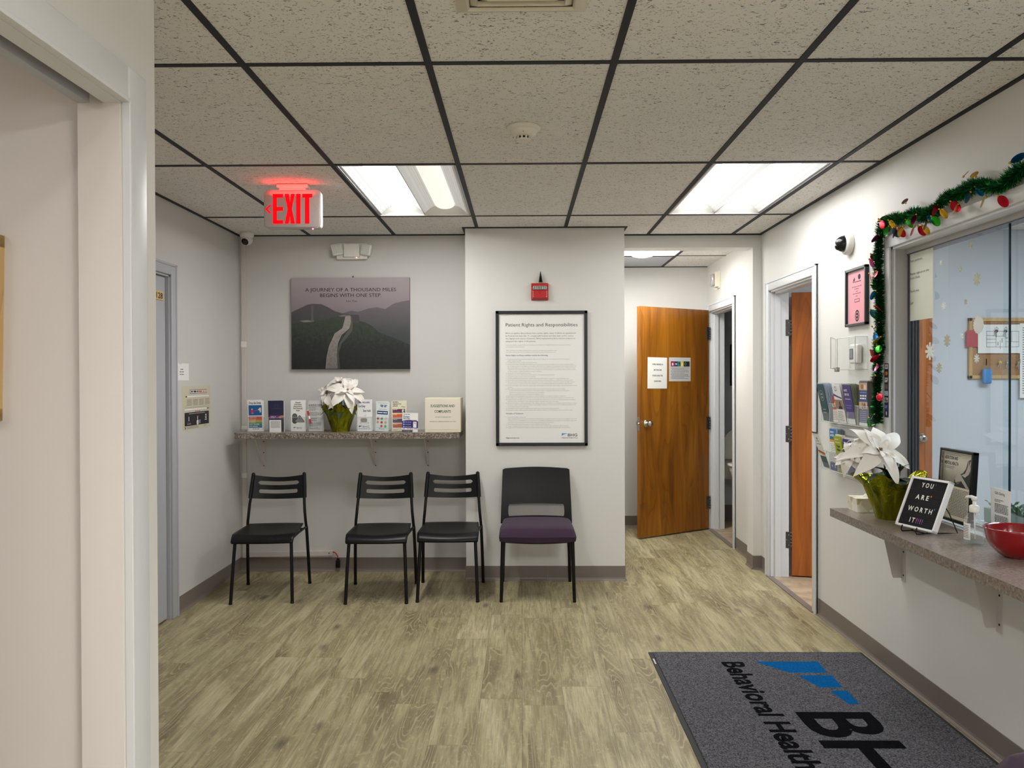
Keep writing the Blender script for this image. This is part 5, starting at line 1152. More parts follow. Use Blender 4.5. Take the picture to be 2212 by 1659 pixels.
def r_teal(b, y, w_, h): b.ring(0, h*.68, .028, .0295, M_PAPERG, y); b.text('Learn', -.018, h*.70, .012, M_PAPER, y, width=.034, shear=.2); b.text('CPR', -.012, h*.60, .012, M_PAPER, y, width=.026); b.bars(-.02, .02, h*.30, .004, M_PAPERG, y, 3); b.bars(-.02, .02, h*.22, .004, M_PAPERG, y, 4)
def r_flame(b, y, w_, h): b.rect(-w_/2, w_/2, h*.45, h*.98, flat(176, 50, 44), y); b.poly([(-.012, h*.55), (.012, h*.55), (.016, h*.66), (.004, h*.86), (-.002, h*.76), (-.014, h*.68)], flat(240, 170, 60), y-.0003); [b.bars(-w_/2+.006, w_/2-.006, h*.38-.009*k, .003, flat(196, 90, 80), y, k) for k in range(6)]
def r_swoosh(b, y, w_, h):
    b.ring(-.010, h*.88, .010, .013, flat(70, 66, 150), y); b.poly([(-w_/2, h*.76), (0, h*.70), (w_/2, h*.66), (w_/2, h*.62), (0, h*.66), (-w_/2, h*.70)], flat(70, 60, 140), y)
    b.rect(-w_/2, w_/2, h*.36, h*.60, flat(150, 132, 118), y); b.disc(.012, h*.50, .009, flat(84, 54, 40), y-.0003, .013); b.poly([(-.012, h*.36), (-.006, h*.44), (.030, h*.44), (.038, h*.36)], flat(46, 40, 46), y-.0003); [b.bars(-.03, .028, h*.28-.011*k, .003, M_INKG, y, k) for k in range(5)]
def r_purple(b, y, w_, h): b.text("HIV'S", -.036, h*.82, .012, M_PAPER, y, width=.040, bold=.02); b.text('SERVICES', -.036, h*.72, .011, M_PAPER, y, width=.056, bold=.02); b.bars(-.034, .03, h*.62, .0045, M_PAPERG, y, 3); b.bars(-.034, .036, h*.46, .004, flat(150, 130, 190), y, 4); b.bars(-.03, .03, h*.40, .0035, flat(150, 130, 190), y, 5); b.rect(-w_/2, w_/2, 0, h*.14, M_PAPER, y)
def r_photo(b, y, w_, h):
    b.rect(-w_/2, w_/2, h*.80, h*.97, flat(196, 160, 130), y); b.disc(-.010, h*.88, .014, flat(150, 110, 84), y-.0003, .013); b.disc(.022, h*.87, .012, flat(226, 206, 186), y-.0003, .013)
    b.bars(-.036, .036, h*.74, .004, flat(120, 160, 210), y, 2); b.bars(-.036, .036, h*.66, .007, M_PAPER, y, 3); b.bars(-.036, .030, h*.60, .007, M_PAPER, y, 4); b.rect(-w_/2, w_/2, h*.38, h*.54, flat(206, 170, 140), y); b.rect(-.014, -.006, h*.38, h*.52, flat(60, 50, 60), y-.0003); b.disc(.016, h*.46, .012, flat(120, 80, 64), y-.0003, .014)
    for k in range(6): b.bars(-.036, .036, h*.32-.010*k, .0028, flat(170, 176, 206), y, 20+k)
    b.rect(-w_/2, w_/2, 0, h*.07, M_PAPER, y)
UZ, LZ2 = 1.148, .884
rack_stack(UZ, 0, 9, .092, .212, .20, flat(40, 82, 88), r_teal, 'dark teal leaflet with a round emblem at the far end of the upper rack', flat(186, 200, 220), shift=.0)
rack_stack(UZ, 1, 2, .070, .150, .05, M_PAPER, r_flame, 'small red flame leaflet in the upper rack beside the teal one', M_PAPER, shift=.002)
rack_stack(UZ, 2, 3, .100, .210, .20, M_PAPER, r_swoosh, 'white leaflet with a violet swoosh and portrait in the upper rack', M_PAPERG, shift=-.028)
rack_stack(UZ, 3, 9, .100, .208, .15, flat(70, 54, 128), r_purple, 'purple SERVICES leaflet in the middle of the upper rack', pm('olive_leaflet_edge', S(150, 156, 130), .6), shift=-.03)
rack_stack(UZ, 4, 12, .095, .222, .01, flat(62, 74, 128), r_photo, 'blue photo leaflet fronting the grey pile nearest the garland', pm('grey_leaflet_edge', S(120, 114, 108), .6), .0026, shift=-.012)
def r_left(b, y, w_, h): b.rect(-w_/2, w_/2, h*.96, h, flat(72, 36, 66), y); b.disc(0, h*.82, .008, M_INKG, y); b.bars(-.02, .02, h*.74, .004, M_INKG, y, 3); b.bars(-.03, .03, h*.66, .004, M_INKG, y, 4); b.poly([(-w_/2, h*.50), (w_/2, h*.44), (w_/2, h*.40), (-w_/2, h*.46)], flat(172, 44, 50), y); b.poly([(-w_/2, h*.46), (w_/2, h*.40), (w_/2, h*.36), (-w_/2, h*.42)], flat(224, 150, 60), y); b.rect(-w_/2, w_/2, h*.02, h*.34, flat(76, 96, 100), y)
def r_orange(b, y, w_, h):
    b.rect(-w_/2, w_/2, h*.74, h, flat(40, 106, 170), y); b.text('HEALTH', -.036, h*.90, .010, M_PAPER, y-.0003, width=.044, bold=.04); b.text('MATTERS', -.036, h*.82, .010, M_PAPER, y-.0003, width=.050, bold=.04); b.rect(-w_/2, w_/2, h*.68, h*.74, flat(226, 150, 40), y)
    for k in range(12): b.bars(-.036, .034, h*.63-.0088*k, .0028, M_INKG, y, k)
    b.rect(-w_/2, w_/2, 0, h*.19, flat(54, 66, 128), y); b.disc(-.02, h*.10, .006, M_PAPERG, y-.0003); b.disc(.02, h*.09, .006, M_PAPERG, y-.0003)
def r_lime(b, y, w_, h): b.bars(-.03, .02, h*.88, .006, M_CREAM, y, 3); b.bars(-.03, .03, h*.80, .005, M_CREAM, y, 4); b.text('Your', -.028, h*.68, .013, M_INK, y, width=.05, bold=.04); b.text('Whole', -.028, h*.58, .013, M_INK, y, width=.05, bold=.04); b.rect(-w_/2, w_/2, h*.1, h*.4, flat(120, 100, 92), y)
def r_band(b, y, w_, h): b.bars(-.036, .036, h*.86, .008, M_PAPER, y, 3); b.bars(-.036, .02, h*.76, .008, M_PAPER, y, 4)
rack_stack(LZ2, 0, 1, .086, .215, .34, M_PAPER, r_left, 'white leaflet with a red and orange sweep leaning out of the lower rack', M_PAPER, shift=.0)
rack_stack(LZ2, 1, 8, .095, .225, .03, M_PAPER, r_orange, 'blue, orange and white leaflet in the lower rack', flat(150, 178, 186), shift=-.02)
rack_stack(LZ2, 2, 3, .095, .200, .16, flat(168, 178, 30), r_lime, 'lime green leaflet in the lower rack', M_CREAM, shift=-.032)
rack_stack(LZ2, 3, 4, .100, .190, .12, flat(40, 60, 128), r_band, 'navy leaflet in the lower rack behind the white flowers', M_PAPER, shift=-.045)
rack_stack(LZ2, 4, 4, .095, .200, .06, flat(52, 96, 66), r_band, 'green leaflet in the lower rack nearest the window', M_PAPERG, shift=-.03)
# card logos strip on the window casing
t = empty('card_sticker', (XR-.013, 3.750, 1.205), RW, 'vertical strip of payment card emblems on the window casing', 'sticker')
b = MB(); b.box(-.020, .020, -.0012, 0, 0, .255, flat(36, 36, 66)); y = -.0016
cs = [((236, 236, 240), 'V'), ((60, 40, 44), 'M'), ((226, 226, 224), 'A'), ((70, 110, 110), 'C'), ((196, 204, 214), 'O'), ((226, 224, 220), 'D'), ((44, 50, 110), 'A'), ((40, 40, 70), '')]
for k, (c, s) in enumerate(cs):
    z = .228-.0315*k; b.rect(-.016, .016, z, z+.022, flat(*c), y)
    if k == 0: b.text('VISA', 0, z+.007, .009, flat(40, 60, 140), y-.0003, width=.022, align='C', bold=.03)
    if k == 1: b.disc(-.005, z+.011, .009, flat(210, 60, 30), y-.0003); b.disc(.006, z+.011, .009, flat(232, 160, 40), y-.0006)
    if k == 2: b.bars(-.012, .012, z+.012, .005, M_INKG, y-.0003, 2); b.poly([(.004, z), (.016, z), (.016, z+.010)], flat(200, 60, 80), y-.0003)
    if k == 3: b.disc(.003, z+.011, .007, flat(190, 60, 60), y-.0003)
    if k == 4: b.ring(0, z+.011, .006, .009, flat(90, 120, 130), y-.0003)
    if k == 5: b.bars(-.013, .013, z+.012, .006, M_INK, y-.0003, 4, 1); b.bars(-.013, .013, z+.004, .006, M_INK, y-.0003, 5, 1)
    if k == 6: b.bars(-.011, .012, z+.011, .005, flat(130, 140, 210), y-.0003, 6); b.bars(-.011, .012, z+.004, .005, flat(130, 140, 210), y-.0003, 7)
    if k == 7: b.disc(.002, z+.011, .006, flat(210, 190, 196), y-.0003, .010)
b.build('strip', t)

# garland
t = empty('tinsel_garland', (XR, 3.80, 2.08), 0, 'dark green tinsel garland with coloured foil bulbs around the reception window', 'garland')
path = []
for k in range(34): u = k/33; path.append((-.030, -.018+.012*math.sin(9*u)+.02*(1-u), -.905+.885*u))
for k in range(1, 8): a = k/8*PI/2; path.append((-.030, -.018-.03*math.sin(a), -.02+.045*math.sin(a)))
for k in range(60): u = k/59; path.append((-.030, -.05-1.95*u, .022+.018*math.sin(u*23)+.010*math.sin(u*51)))
path = [Vector(p) for p in path]
def along(s_):
    i = min(len(path)-2, int(s_)); f = s_-i; return path[i].lerp(path[i+1], f), (path[i+1]-path[i]).normalized()
cum = [0]
for i in range(len(path)-1): cum.append(cum[-1]+(path[i+1]-path[i]).length)
def at_len(d):
    for i in range(len(path)-1):
        if cum[i+1] >= d: return along(i+(d-cum[i])/max(1e-6, cum[i+1]-cum[i]))
    return along(len(path)-1.001)
M_TIN = [pm('tinsel_green_a', S(16, 120, 56), .30, .75, vary=.5, vs=400), pm('tinsel_green_b', S(10, 84, 44), .35, .55, vary=.5, vs=400), pm('tinsel_green_c', S(50, 176, 66), .22, .85, vary=.4, vs=400)]
r = random.Random(7); b = MB(); b.tube(path, .0025, M_TIN[1], 6); N_ = 21000
for k in range(N_):
    d = cum[-1]*k/N_; p, tg = at_len(d); u = tg.orthogonal().normalized(); v = tg.cross(u); a = r.uniform(0, 2*PI)
    rad = .036*(1+.22*math.sin(d*31)*math.sin(d*12))*r.uniform(.65, 1.1); dr = (u*math.cos(a)+v*math.sin(a)+tg*r.uniform(-.5, .5)).normalized()
    e = p+dr*rad
    if e.x > -.003: e.x = -.003
    s_ = dr.cross(Vector((r.uniform(-1, 1), r.uniform(-1, 1), r.uniform(-1, 1)))).normalized()*.0015
    m_ = p+dr*rad*.55+Vector((0, 0, -.002))
    if m_.x > -.003: m_.x = -.003
    b.add([p-s_, p+s_, m_+s_, m_-s_, e], [(0, 1, 2, 3), (3, 2, 4)], M_TIN[(0, 1, 0, 2)[k % 4] if r.random() < .8 else 1])
b.build('tinsel', t)
fcol = {'r': (196, 20, 44), 'm': (150, 16, 96), 'b': (20, 112, 176), 'g': (50, 190, 40), 'y': (214, 164, 24), 'w': (90, 30, 44), 'k': (40, 96, 120)}
def foil(c): return pm('foil_'+c, S(*fcol[c]), .24, .75, vary=.1)
# (arc length from the lower end, colour, dy, dz, tilt)
H0 = cum[40]
bulbs = [(.03, 'g', .03, -.01), (.06, 'b', -.01, -.02), (.19, 'r', -.035, -.05), (.235, 'm', -.035, -.01), (.28, 'm', -.03, .0), (.315, 'r', -.03, .01), (.34, 'r', .03, .01), (.37, 'g', -.02, .0), (.40, 'y', -.03, .01), (.44, 'b', .0, -.01), (.475, 'k', .04, -.01), (.48, 'w', -.01, .0),
         (.545, 'k', .035, .0), (.56, 'r', .01, .0), (.60, 'b', .01, .0), (.63, 'b', -.02, .0), (.665, 'w', .035, .0), (.70, 'g', .03, -.01), (.72, 'r', .035, .0), (.725, 'r', -.02, .0), (.76, 'w', .03, -.01), (.79, 'm', .035, .0), (.815, 'r', .035, .0), (.90, 'm', -.01, .0), (.955, 'r', -.03, .02), (.97, 'w', .02, .03)]
top = [(.02, 'y', .0, .02), (.05, 'w', .0, -.01), (.09, 'g', .0, -.035), (.13, 'y', .0, -.01), (.155, 'k', .0, -.045), (.17, 'w', .0, -.05), (.22, 'r', .0, -.05), (.245, 'y', .0, -.05), (.26, 'g', .0, -.02), (.285, 'w', .0, .05), (.35, 'r', .0, -.055), (.37, 'r', 0, -.05), (.38, 'm', 0, .0), (.42, 'y', .0, -.045), (.45, 'b', .0, -.0), (.48, 'w', 0, -.045), (.50, 'g', .0, -.04), (.53, 'r', .0, -.01), (.58, 'y', 0, -.05), (.65, 'r', .0, -.03), (.68, 'y', 0, -.045), (.75, 'r', 0, .04), (.78, 'k', 0, -.03), (.80, 'b', .0, -.01), (.83, 'y', 0, .03), (.88, 'y', 0, -.04), (.95, 'r', 0, -.04), (1.05, 'b', 0, .03), (1.15, 'g', 0, -.04), (1.3, 'm', 0, -.03), (1.45, 'y', 0, -.04), (1.6, 'r', 0, .03)]
protos = {}
def add_bulb(d, c, dy, dz, k, ang):
    p, tg = at_len(d)
    if c not in protos:
        q = MB(); q.T = Matrix.Diagonal((1, 1, 1, 1)); n = 18
        q.ball((0, 0, -.024), .0165, foil(c), 18, 10, (1, .10, 1.5)); q.lathe([(.004, 0), (.004, .006), (.001, .009)], foil('y'), 8)
        o = q.build('foil_bulb', t); protos[c] = o
    else: o = protos[c].copy(); COL.objects.link(o); o.parent = t
    o.location = (-.058+.008*(k % 3), p.y+dy, p.z+dz); o.rotation_euler = (ang*.6, .3*((k*5) % 5-2), RW+.45*((k*7) % 5-2))
for k, (d, c, dy, dz) in enumerate(bulbs): add_bulb(d, c, dy, dz, k, (1.2 if dy > 0 else -1.2)*(1 if k % 3 else .3))
for k, (d, c, dy, dz) in enumerate(top): add_bulb(H0+d, c, dy, dz, k+3, 3.6 if dz > 0 else .3*((k*3) % 5-2))

# ================================================================== COUNTER
CZ = .790
t = empty('counter', (XR, 2.4, CZ), 0, 'taupe stone laminate counter below the reception window', 'counter')
b = MB(); cx0 = 1.425-XR
b.prism([(cx0, 3.655-2.4), (cx0+.004, 3.662-2.4), (0, 3.662-2.4), (0, -.32), (cx0, -.32)], 'z', -.036, 0, M_LAM2); b.build('worktop', t)
def gusset(y0):
    g = empty('bracket', (0, y0-2.4, -.036)); g.parent = t
    b = MB(); b.box(-.004, 0, -.036, .0, -.292, 0, M_BRK); b.box(-.24, 0, -.036, 0, -.004, 0, M_BRK)
    b.prism([(0, 0), (-.105, 0), (-.048, -.262), (-.042, -.278), (0, -.278)], 'y', -.004, 0, M_BRK); b.build('plate', g)
    for z in (-.155, -.262):
        c = MB(); c.T = Matrix.Translation((-.004, -.022, z)) @ Matrix.Rotation(-PI/2, 4, 'Y'); c.lathe([(.0045, 0), (.0045, .0012), (0, .0015)], M_INK, 10); c.build('screw', g)
gusset(3.625); gusset(2.905); gusset(2.15)
# tissue box
t = empty('tissue_box', (1.600, 3.585, CZ), RW+1.54, 'cream geometric patterned tissue box on the counter behind the poinsettia', 'tissue box')
tb = NT('tissue_box_pattern'); v = tb.coord((1, 1, 1)); ck = tb.n('ShaderNodeTexVoronoi'); tb.l(v, ck.inputs['Vector']); ck.inputs['Scale'].default_value = 26; ck.distance = 'MANHATTAN'
tb.l(tb.mix(tb.ramp(ck.outputs['Color'], [(.3, (0, 0, 0)), (.7, (1, 1, 1))]), S(196, 186, 150), S(236, 232, 216)), tb.b.inputs['Base Color'])
b = MB(); b.box(-.100, .115, -.055, .055, 0, .062, tb.m, .0015); b.build('carton', t)
b = MB(); b.disc; n = 20; vv = []; rr = random.Random(3)
for i in range(5):
    for k in range(n): a = 2*PI*k/n; q = 1-i/4; vv.append(((.045*q+.006)*math.cos(a)*(1+.18*math.sin(3*a+i)), (.020*q+.003)*math.sin(a)*(1+.2*math.sin(4*a+i)), .062+.036*(i/4)**.8+.004*math.sin(5*a)))
b.add(vv, [(i*n+k, i*n+(k+1) % n, (i+1)*n+(k+1) % n, (i+1)*n+k) for i in range(4) for k in range(n)]+[tuple(range(4*n, 5*n))], M_PET, True); b.build('tissue', t)
# big poinsettia
t = empty('poinsettia', (1.590, 3.395, CZ), 0, 'large white poinsettia in olive foil on the counter by the window', 'plant')
wrap(t, .070, .122, .170, 9, .8, 7)
foliage(t, .16, [((-.9, -.4, .5), .16), ((-.5, -1, .5), .15), ((-.1, -1, .35), .15), ((.3, -1, .5), .14), ((.7, -.7, .4), .13), ((.9, 0, .3), .10), ((.2, .9, .3), .14), ((-.8, .6, .5), .15), ((-.6, -.2, .9), .14), ((.2, -.4, 1), .14)], 8)
flower(t, (-.085, -.06, .292), (.10, -.85, .62), .162, 21, 7, 5); flower(t, (-.165, -.01, .265), (-.85, -.45, .45), .125, 22); flower(t, (-.10, .03, .315), (-.2, .1, 1), .125, 24)
# letter board on a wire easel
pbl, pbr = Vector((1.500, 3.160, 0)), Vector((1.556, 2.985, 0))
mid = (pbl+pbr)/2; az = math.atan2(pbr.y-pbl.y, pbr.x-pbl.x)
t = empty('letter_board', (mid.x-.0, mid.y, CZ+.014), 0, 'black letter board in a white frame reading YOU ARE WORTH IT', 'letter board', rot=(-.42, 0, az))
bw, bh = .190, .208; b = MB(); wf = pm('white_frame', S(236, 236, 238), .4)
for x0, x1, z0, z1 in ((-bw/2, -bw/2+.009, 0, bh), (bw/2-.009, bw/2, 0, bh), (-bw/2, bw/2, 0, .009), (-bw/2, bw/2, bh-.009, bh)): b.box(x0, x1, -.012, .010, z0, z1, wf, .0015)
b.build('frame', t)
b = MB(); b.box(-bw/2+.006, bw/2-.006, -.006, .006, .006, bh-.006, pm('black_felt', S(24, 24, 28), .95, vary=.3, vs=300))
for k in range(26): b.box(-bw/2+.008, bw/2-.008, -.0068, -.006, .013+.0078*k, .0158+.0078*k, pm('felt_rib', S(30, 30, 34), .95))
b.build('felt', t)
b = MB(); y = -.0075
b.T = Matrix.Diagonal((.88, 1, .90, 1)); b.text('Y O U', -.008, .188, .021, M_WHITE, y, width=.064, align='C', bold=.02); b.text('A R E', -.014, .132, .021, M_WHITE, y, width=.072, align='C', bold=.02); b.text('W O R T H', -.004, .076, .021, M_WHITE, y, width=.134, align='C', bold=.02); b.text('I T', -.026, .026, .021, M_WHITE, y, width=.028, align='C', bold=.02)
for k, c in enumerate(((226, 60, 100), (70, 80, 200), (226, 60, 100), (40, 110, 190))): x = -.004+.0105*k; b.rect(x, x+.004, .033, .047, flat(*c), y); b.rect(x, x+.004, .026, .030, flat(*c), y)
b.disc(.032, .152, .004, flat(226, 70, 50), y); b.text("'", .034, .190, .020, flat(50, 60, 150), y, bold=.02); b.text("'", .070, .082, .020, flat(60, 120, 190), y, bold=.02); b.build('letters', t)
t = empty('wire_easel', (mid.x, mid.y, CZ), az, 'black wire easel holding the letter board', 'easel')
b = MB()
for s in (-1, 1):
    x = s*.036
    b.tube([(x, -.028, .028), (x, -.034, .012), (x, -.030, .004), (x, -.018, .003), (x, .016, .003), (x, .026, .010), (x*.7, .088, .150), (0, .094, .160)], .0022, M_BLACKM, 8)
b.tube([(-.036, .016, .003), (.036, .016, .003)], .0022, M_BLACKM, 8); b.tube([(-.0, .094, .158), (.05, .112, .08), (.078, .125, .006), (.055, .095, .0035), (.036, .018, .003)], .0022, M_BLACKM, 8); b.build('wire', t)
# sanitizer bottle
t = empty('sanitizer_bottle', (1.637, 2.866, CZ), -1.2, 'clear hand sanitizer pump bottle on the counter beside the red bowl', 'bottle')
b = MB(); b.lathe([(.024, 0), (.031, .003), (.033, .010), (.033, .085), (.031, .095), (.018, .112), (.0135, .116), (.0135, .120)], M_LIQ, 36); b.build('bottle', t)
b = MB(); b.lathe([(.0315, .006), (.0315, .07), (0, .0705)], glassy('clear_gel', (.96, .975, .97, 1), 1.4, .05, .06), 28); b.build('gel', t)
b = MB(); n = 16; vv = [(.0336*math.cos(a), .0336*math.sin(a), z) for z in (.018, .078) for a in [PI*1.05+PI*.55*k/n for k in range(n+1)]]; b.add(vv, [(k, k+1, n+2+k, n+1+k) for k in range(n)], M_PAPER, True)
for j in range(8):
    vv = [(.0339*math.cos(a), .0339*math.sin(a), z) for z in (.068-.006*j, .070-.006*j) for a in [PI*1.10+PI*.44*k/n for k in range(n+1)]]; b.add(vv, [(k, k+1, n+2+k, n+1+k) for k in range(n)], M_INKG, True)
b.build('paper_label', t)
b = MB(); b.lathe([(.0165, .116), (.0170, .118), (.0165, .138), (.011, .142), (.006, .143), (.006, .160)], M_WHITE, 28); b.lathe([(.009, .158), (.010, .166), (.008, .172), (0, .173)], M_WHITE, 20); b.tube([(0, 0, .167), (-.012, 0, .170), (-.028, 0, .168), (-.034, 0, .164)], .0048, M_WHITE, 10, radii=[.007, .006, .0045, .0035]); b.tube([(0, 0, .12), (.004, 0, .02)], .0022, M_WHITE, 8); b.build('pump', t)
# red bowl
t = empty('bowl', (1.657, 2.655, CZ), 0, 'glossy red bowl at the right edge on the counter', 'bowl')
mr = pm('red_glaze', S(136, 4, 16), .12, vary=.02, coat=.5)
b = MB(); pr = [(.036, 0), (.040, .003), (.055, .012), (.078, .036), (.090, .062), (.096, .092), (.0985, .098), (.096, .100), (.092, .094), (.085, .062), (.072, .036), (.045, .014), (0, .010)]
b.lathe(pr, mr, 56); b.build('shell', t)
b = MB(); b.tube([(.094*math.cos(-2.2), .094*math.sin(-2.2), .090), (.118*math.cos(-2.2), .118*math.sin(-2.2), .088), (.114*math.cos(-2.2), .114*math.sin(-2.2), .070), (.090*math.cos(-2.2), .090*math.sin(-2.2), .066)], .005, mr, 8); hb = b.build('handle', t)
bpy.data.objects.remove(hb)

# ---- things at the window
t = empty('framed_flyer', (XR+.030, 3.235, CZ+.012), 0, 'black framed Addiction and Mental Health flyer leaning at the window', 'picture', rot=(-.06, .0, RW))
w_, h_ = .245, .295; b = MB()
for x0, x1, z0, z1 in ((-w_/2, -w_/2+.012, 0, h_), (w_/2-.012, w_/2, 0, h_), (-w_/2, w_/2, 0, .012), (-w_/2, w_/2, h_-.012, h_)): b.box(x0, x1, -.016, .008, z0, z1, M_BLACK, .002)
b.build('frame', t); b = MB()
for x0, x1, z0, z1 in ((-w_/2+.011, -w_/2+.014, .011, h_-.011), (w_/2-.014, w_/2-.011, .011, h_-.011), (-w_/2+.011, w_/2-.011, .011, .014), (-w_/2+.011, w_/2-.011, h_-.014, h_-.011)): b.box(x0, x1, -.015, -.004, z0, z1, M_CHROME)
b.build('inner_bead', t)
b = MB(); b.box(-w_/2+.012, w_/2-.012, -.004, 0, .012, h_-.012, M_CREAM); y = -.0044
b.rect(-.108, .108, .145, .280, gradmat('grey_photo_print', [(0, S(120, 118, 108)), (.6, S(196, 192, 176)), (1, S(214, 210, 194))], .145, .28, .1, 12), y)
b.text('ADDICTION AND', -.100, .252, .0135, flat(60, 60, 60), y-.0003, width=.098, bold=.03); b.text('MENTAL HEALTH', -.100, .230, .0135, flat(60, 60, 60), y-.0003, width=.102, bold=.03); b.bars(-.10, .02, .270, .002, M_INKG, y-.0003, 1); b.bars(-.10, -.02, .221, .0022, M_INKG, y-.0003, 2); b.bars(-.10, -.03, .215, .0022, M_INKG, y-.0003, 3)
b.poly([(-.02, .145), (-.02, .170), (.0, .190), (.04, .205), (.06, .225), (.070, .255), (.088, .264), (.102, .255), (.108, .22), (.108, .145)], flat(44, 42, 40), y-.0003)
sk = flat(182, 176, 164); b.poly([(.03, .195), (.055, .205), (.070, .230), (.075, .256), (.079, .256), (.080, .234), (.088, .256), (.092, .255), (.088, .232), (.100, .248), (.103, .245), (.092, .222), (.080, .202), (.055, .188)], sk, y-.0006)
b.poly([(-.015, .176), (.0, .196), (.022, .200), (.034, .190), (.090, .146), (.066, .146), (.030, .172), (.012, .160), (-.012, .162)], sk, y-.0006); b.poly([(.0, .164), (.024, .170), (.016, .158), (-.004, .152)], flat(110, 104, 96), y-.0009)
for j in range(18): b.bars(-.052, .085, .132-.0062*j, .0028, M_INKG, y, 30+j)
b.build('sheet', t)
def d_dear(b, y):
    for s, z, w_ in (('Dear patients,', .272, .118), ('Please, sign-in at the', .212, .176), ('Front Desk.', .192, .096), ('Thank you.', .132, .090), ('Staff', .076, .036)): b.text(s, -.098, z, .011, flat(60, 64, 64), y, width=w_, shear=.25)
wall_sheet('window_note', (XR+.076-.0045, 3.603, 1.655), RW, .222, .310, pm('taped_note_paper', S(226, 230, 216), .55, vary=.08, vs=12), d_dear, 'Dear patients note taped inside the window glass', 'notice', roll=.0)
def d_gift(b, y):
    b.text('Gift Giving', -.036, .116, .0105, M_INK, y, width=.062); b.bars(-.036, .02, .094, .0028, M_INKG, y, 1); b.bars(-.036, .0, .088, .0028, M_INKG, y, 2)
    for j in range(7): b.bars(-.036, .046, .078-.0052*j, .0026, M_INK, y, 10+j)
    for j in range(6): b.bars(-.036, .046, .034-.0052*j, .0026, M_INK, y, 20+j)
wall_sheet('window_note', (XR+.068, 2.995, .832), RW, .122, .138, M_PAPER, d_gift, 'Gift Giving sheet standing at the window above the red bowl', 'notice')
# snowflake clings on the glass, some of them reflections modelled as clings
mf = [pm('white_gel_flake', S(230, 234, 232), .5, vary=.08), pm('cream_glitter_flake', S(200, 200, 176), .5, vary=.3, vs=400)]
def flake(y0, z0, w_, kind, label):
    b = MB(); R = w_/2; pts = []
    n = 8 if kind != 2 else 18
    for k in range(n*2): a = PI*k/n; rr = R*(1 if k % 2 == 0 else (.60 if kind != 2 else .90)); pts.append((a, rr))
    if kind == 2: b.prism([(rr*math.cos(a), rr*math.sin(a)) for a, rr in pts], 'y', -.0015, 0, mf[0])
    else:
        for k in range(8): a = PI*k/4; c, s_ = math.cos(a), math.sin(a); q = .13*R+.3*R*0; b.prism([(R*.2*c-q*s_, R*.2*s_+q*c), (R*.9*c-q*s_*1.25, R*.9*s_+q*c*1.25), (R*c, R*s_), (R*.9*c+q*s_*1.25, R*.9*s_-q*c*1.25), (R*.2*c+q*s_, R*.2*s_-q*c)], 'y', -.0015-.00002*k, 0, mf[kind])
        b.prism([(R*.45*math.cos(2*PI*k/16), R*.45*math.sin(2*PI*k/16)) for k in range(16)], 'y', -.0017, 0, mf[kind])
    o = b.build('snowflake', None, (XR+.0745, y0, z0), RW); tag(o, label, 'snowflake', 'snowflake clings on the reception window')
FL = [(3.208, 1.929, 0.030, 1, 'faint gel snowflake highest on the window glass'),
      (3.432, 1.888, 0.023, 0, 'tiny white snowflake just right of the top of the taped note'),
      (3.281, 1.840, 0.024, 1, 'tiny beige snowflake between the tiny white one and the large glittery one'),
      (3.162, 1.784, 0.054, 1, 'large glittery beige snowflake on the upper window glass'),
      (3.409, 1.699, 0.037, 0, 'small oval white snowflake beside the lower corner of the taped note'),
      (3.243, 1.701, 0.024, 1, 'tiny beige snowflake level with the bottom of the taped note'),
      (3.152, 1.601, 0.072, 2, 'largest round white lace snowflake over the cork board corner'),
      (3.383, 1.550, 0.054, 1, 'cream snowflake in the middle of the window glass'),
      (3.267, 1.563, 0.024, 0, 'tiny white snowflake between the cream one and the cork board'),
      (3.524, 1.509, 0.080, 0, 'large white eight-armed snowflake near the wooden door edge'),
      (3.164, 1.468, 0.037, 0, 'small white snowflake beside the blue bag'),
      (3.446, 1.434, 0.046, 1, 'pale beige snowflake lowest on the window glass')]
for a in FL: flake(*a)

# ================================================================== OFFICE BEYOND THE WINDOW
OY = 5.62
t = empty('cork_board', (3.62, OY, 1.385), 0, 'cork notice board in a wooden frame on the office wall', 'board')
ck_ = NT('cork'); v = ck_.coord(); ck_.l(ck_.ramp(ck_.noise(v, 160, 4, .7), [(.3, S(142, 100, 66)), (.7, S(184, 142, 100))]), ck_.b.inputs['Base Color']); ck_.b.inputs['Roughness'].default_value = .9
b = MB(); b.box(-.45, .45, -.012, 0, 0, .42, ck_.m); b.build('cork', t)
b = MB()
for x0, x1, z0, z1 in ((-.46, -.435, -.005, .425), (.435, .46, -.005, .425), (-.46, .46, -.005, .02), (-.46, .46, .40, .425)): b.box(x0, x1, -.022, 0, z0, z1, M_OAK, .003)
b.build('frame', t)
OF = OY-.024
wall_sheet('paper', (3.180, OF, 1.605), 0, .080, .118, flat(178, 44, 62), None, 'red paper pinned to the left edge of the cork board', 'paper')
def d_plan(b, y):
    b.ring; k = flat(70, 76, 96)
    def ln(x0, z0, x1, z1): b.rect(min(x0, x1)-.0012, max(x0, x1)+.0012, min(z0, z1)-.0012, max(z0, z1)+.0012, k, y)
    for a in ((-.105, .045, .120, .045), (-.105, .155, .120, .155), (-.105, .045, -.105, .155), (.12, .045, .12, .155), (-.105, .100, -.04, .100), (-.04, .045, -.04, .155), (-.04, .12, .03, .12), (.03, .04, .03, .155), (-.10, .075, -.04, .075), (.03, .08, .12, .08), (.07, .08, .07, .155), (-.01, .03, -.01, .09), (-.105, .125, -.04, .125)): ln(*a)
    b.rect(.025, .045, .105, .109, M_INK, y-.0003); b.rect(-.028, -.024, .055, .08, M_INK, y-.0003); b.rect(.0, .004, .075, .105, M_INK, y-.0003)
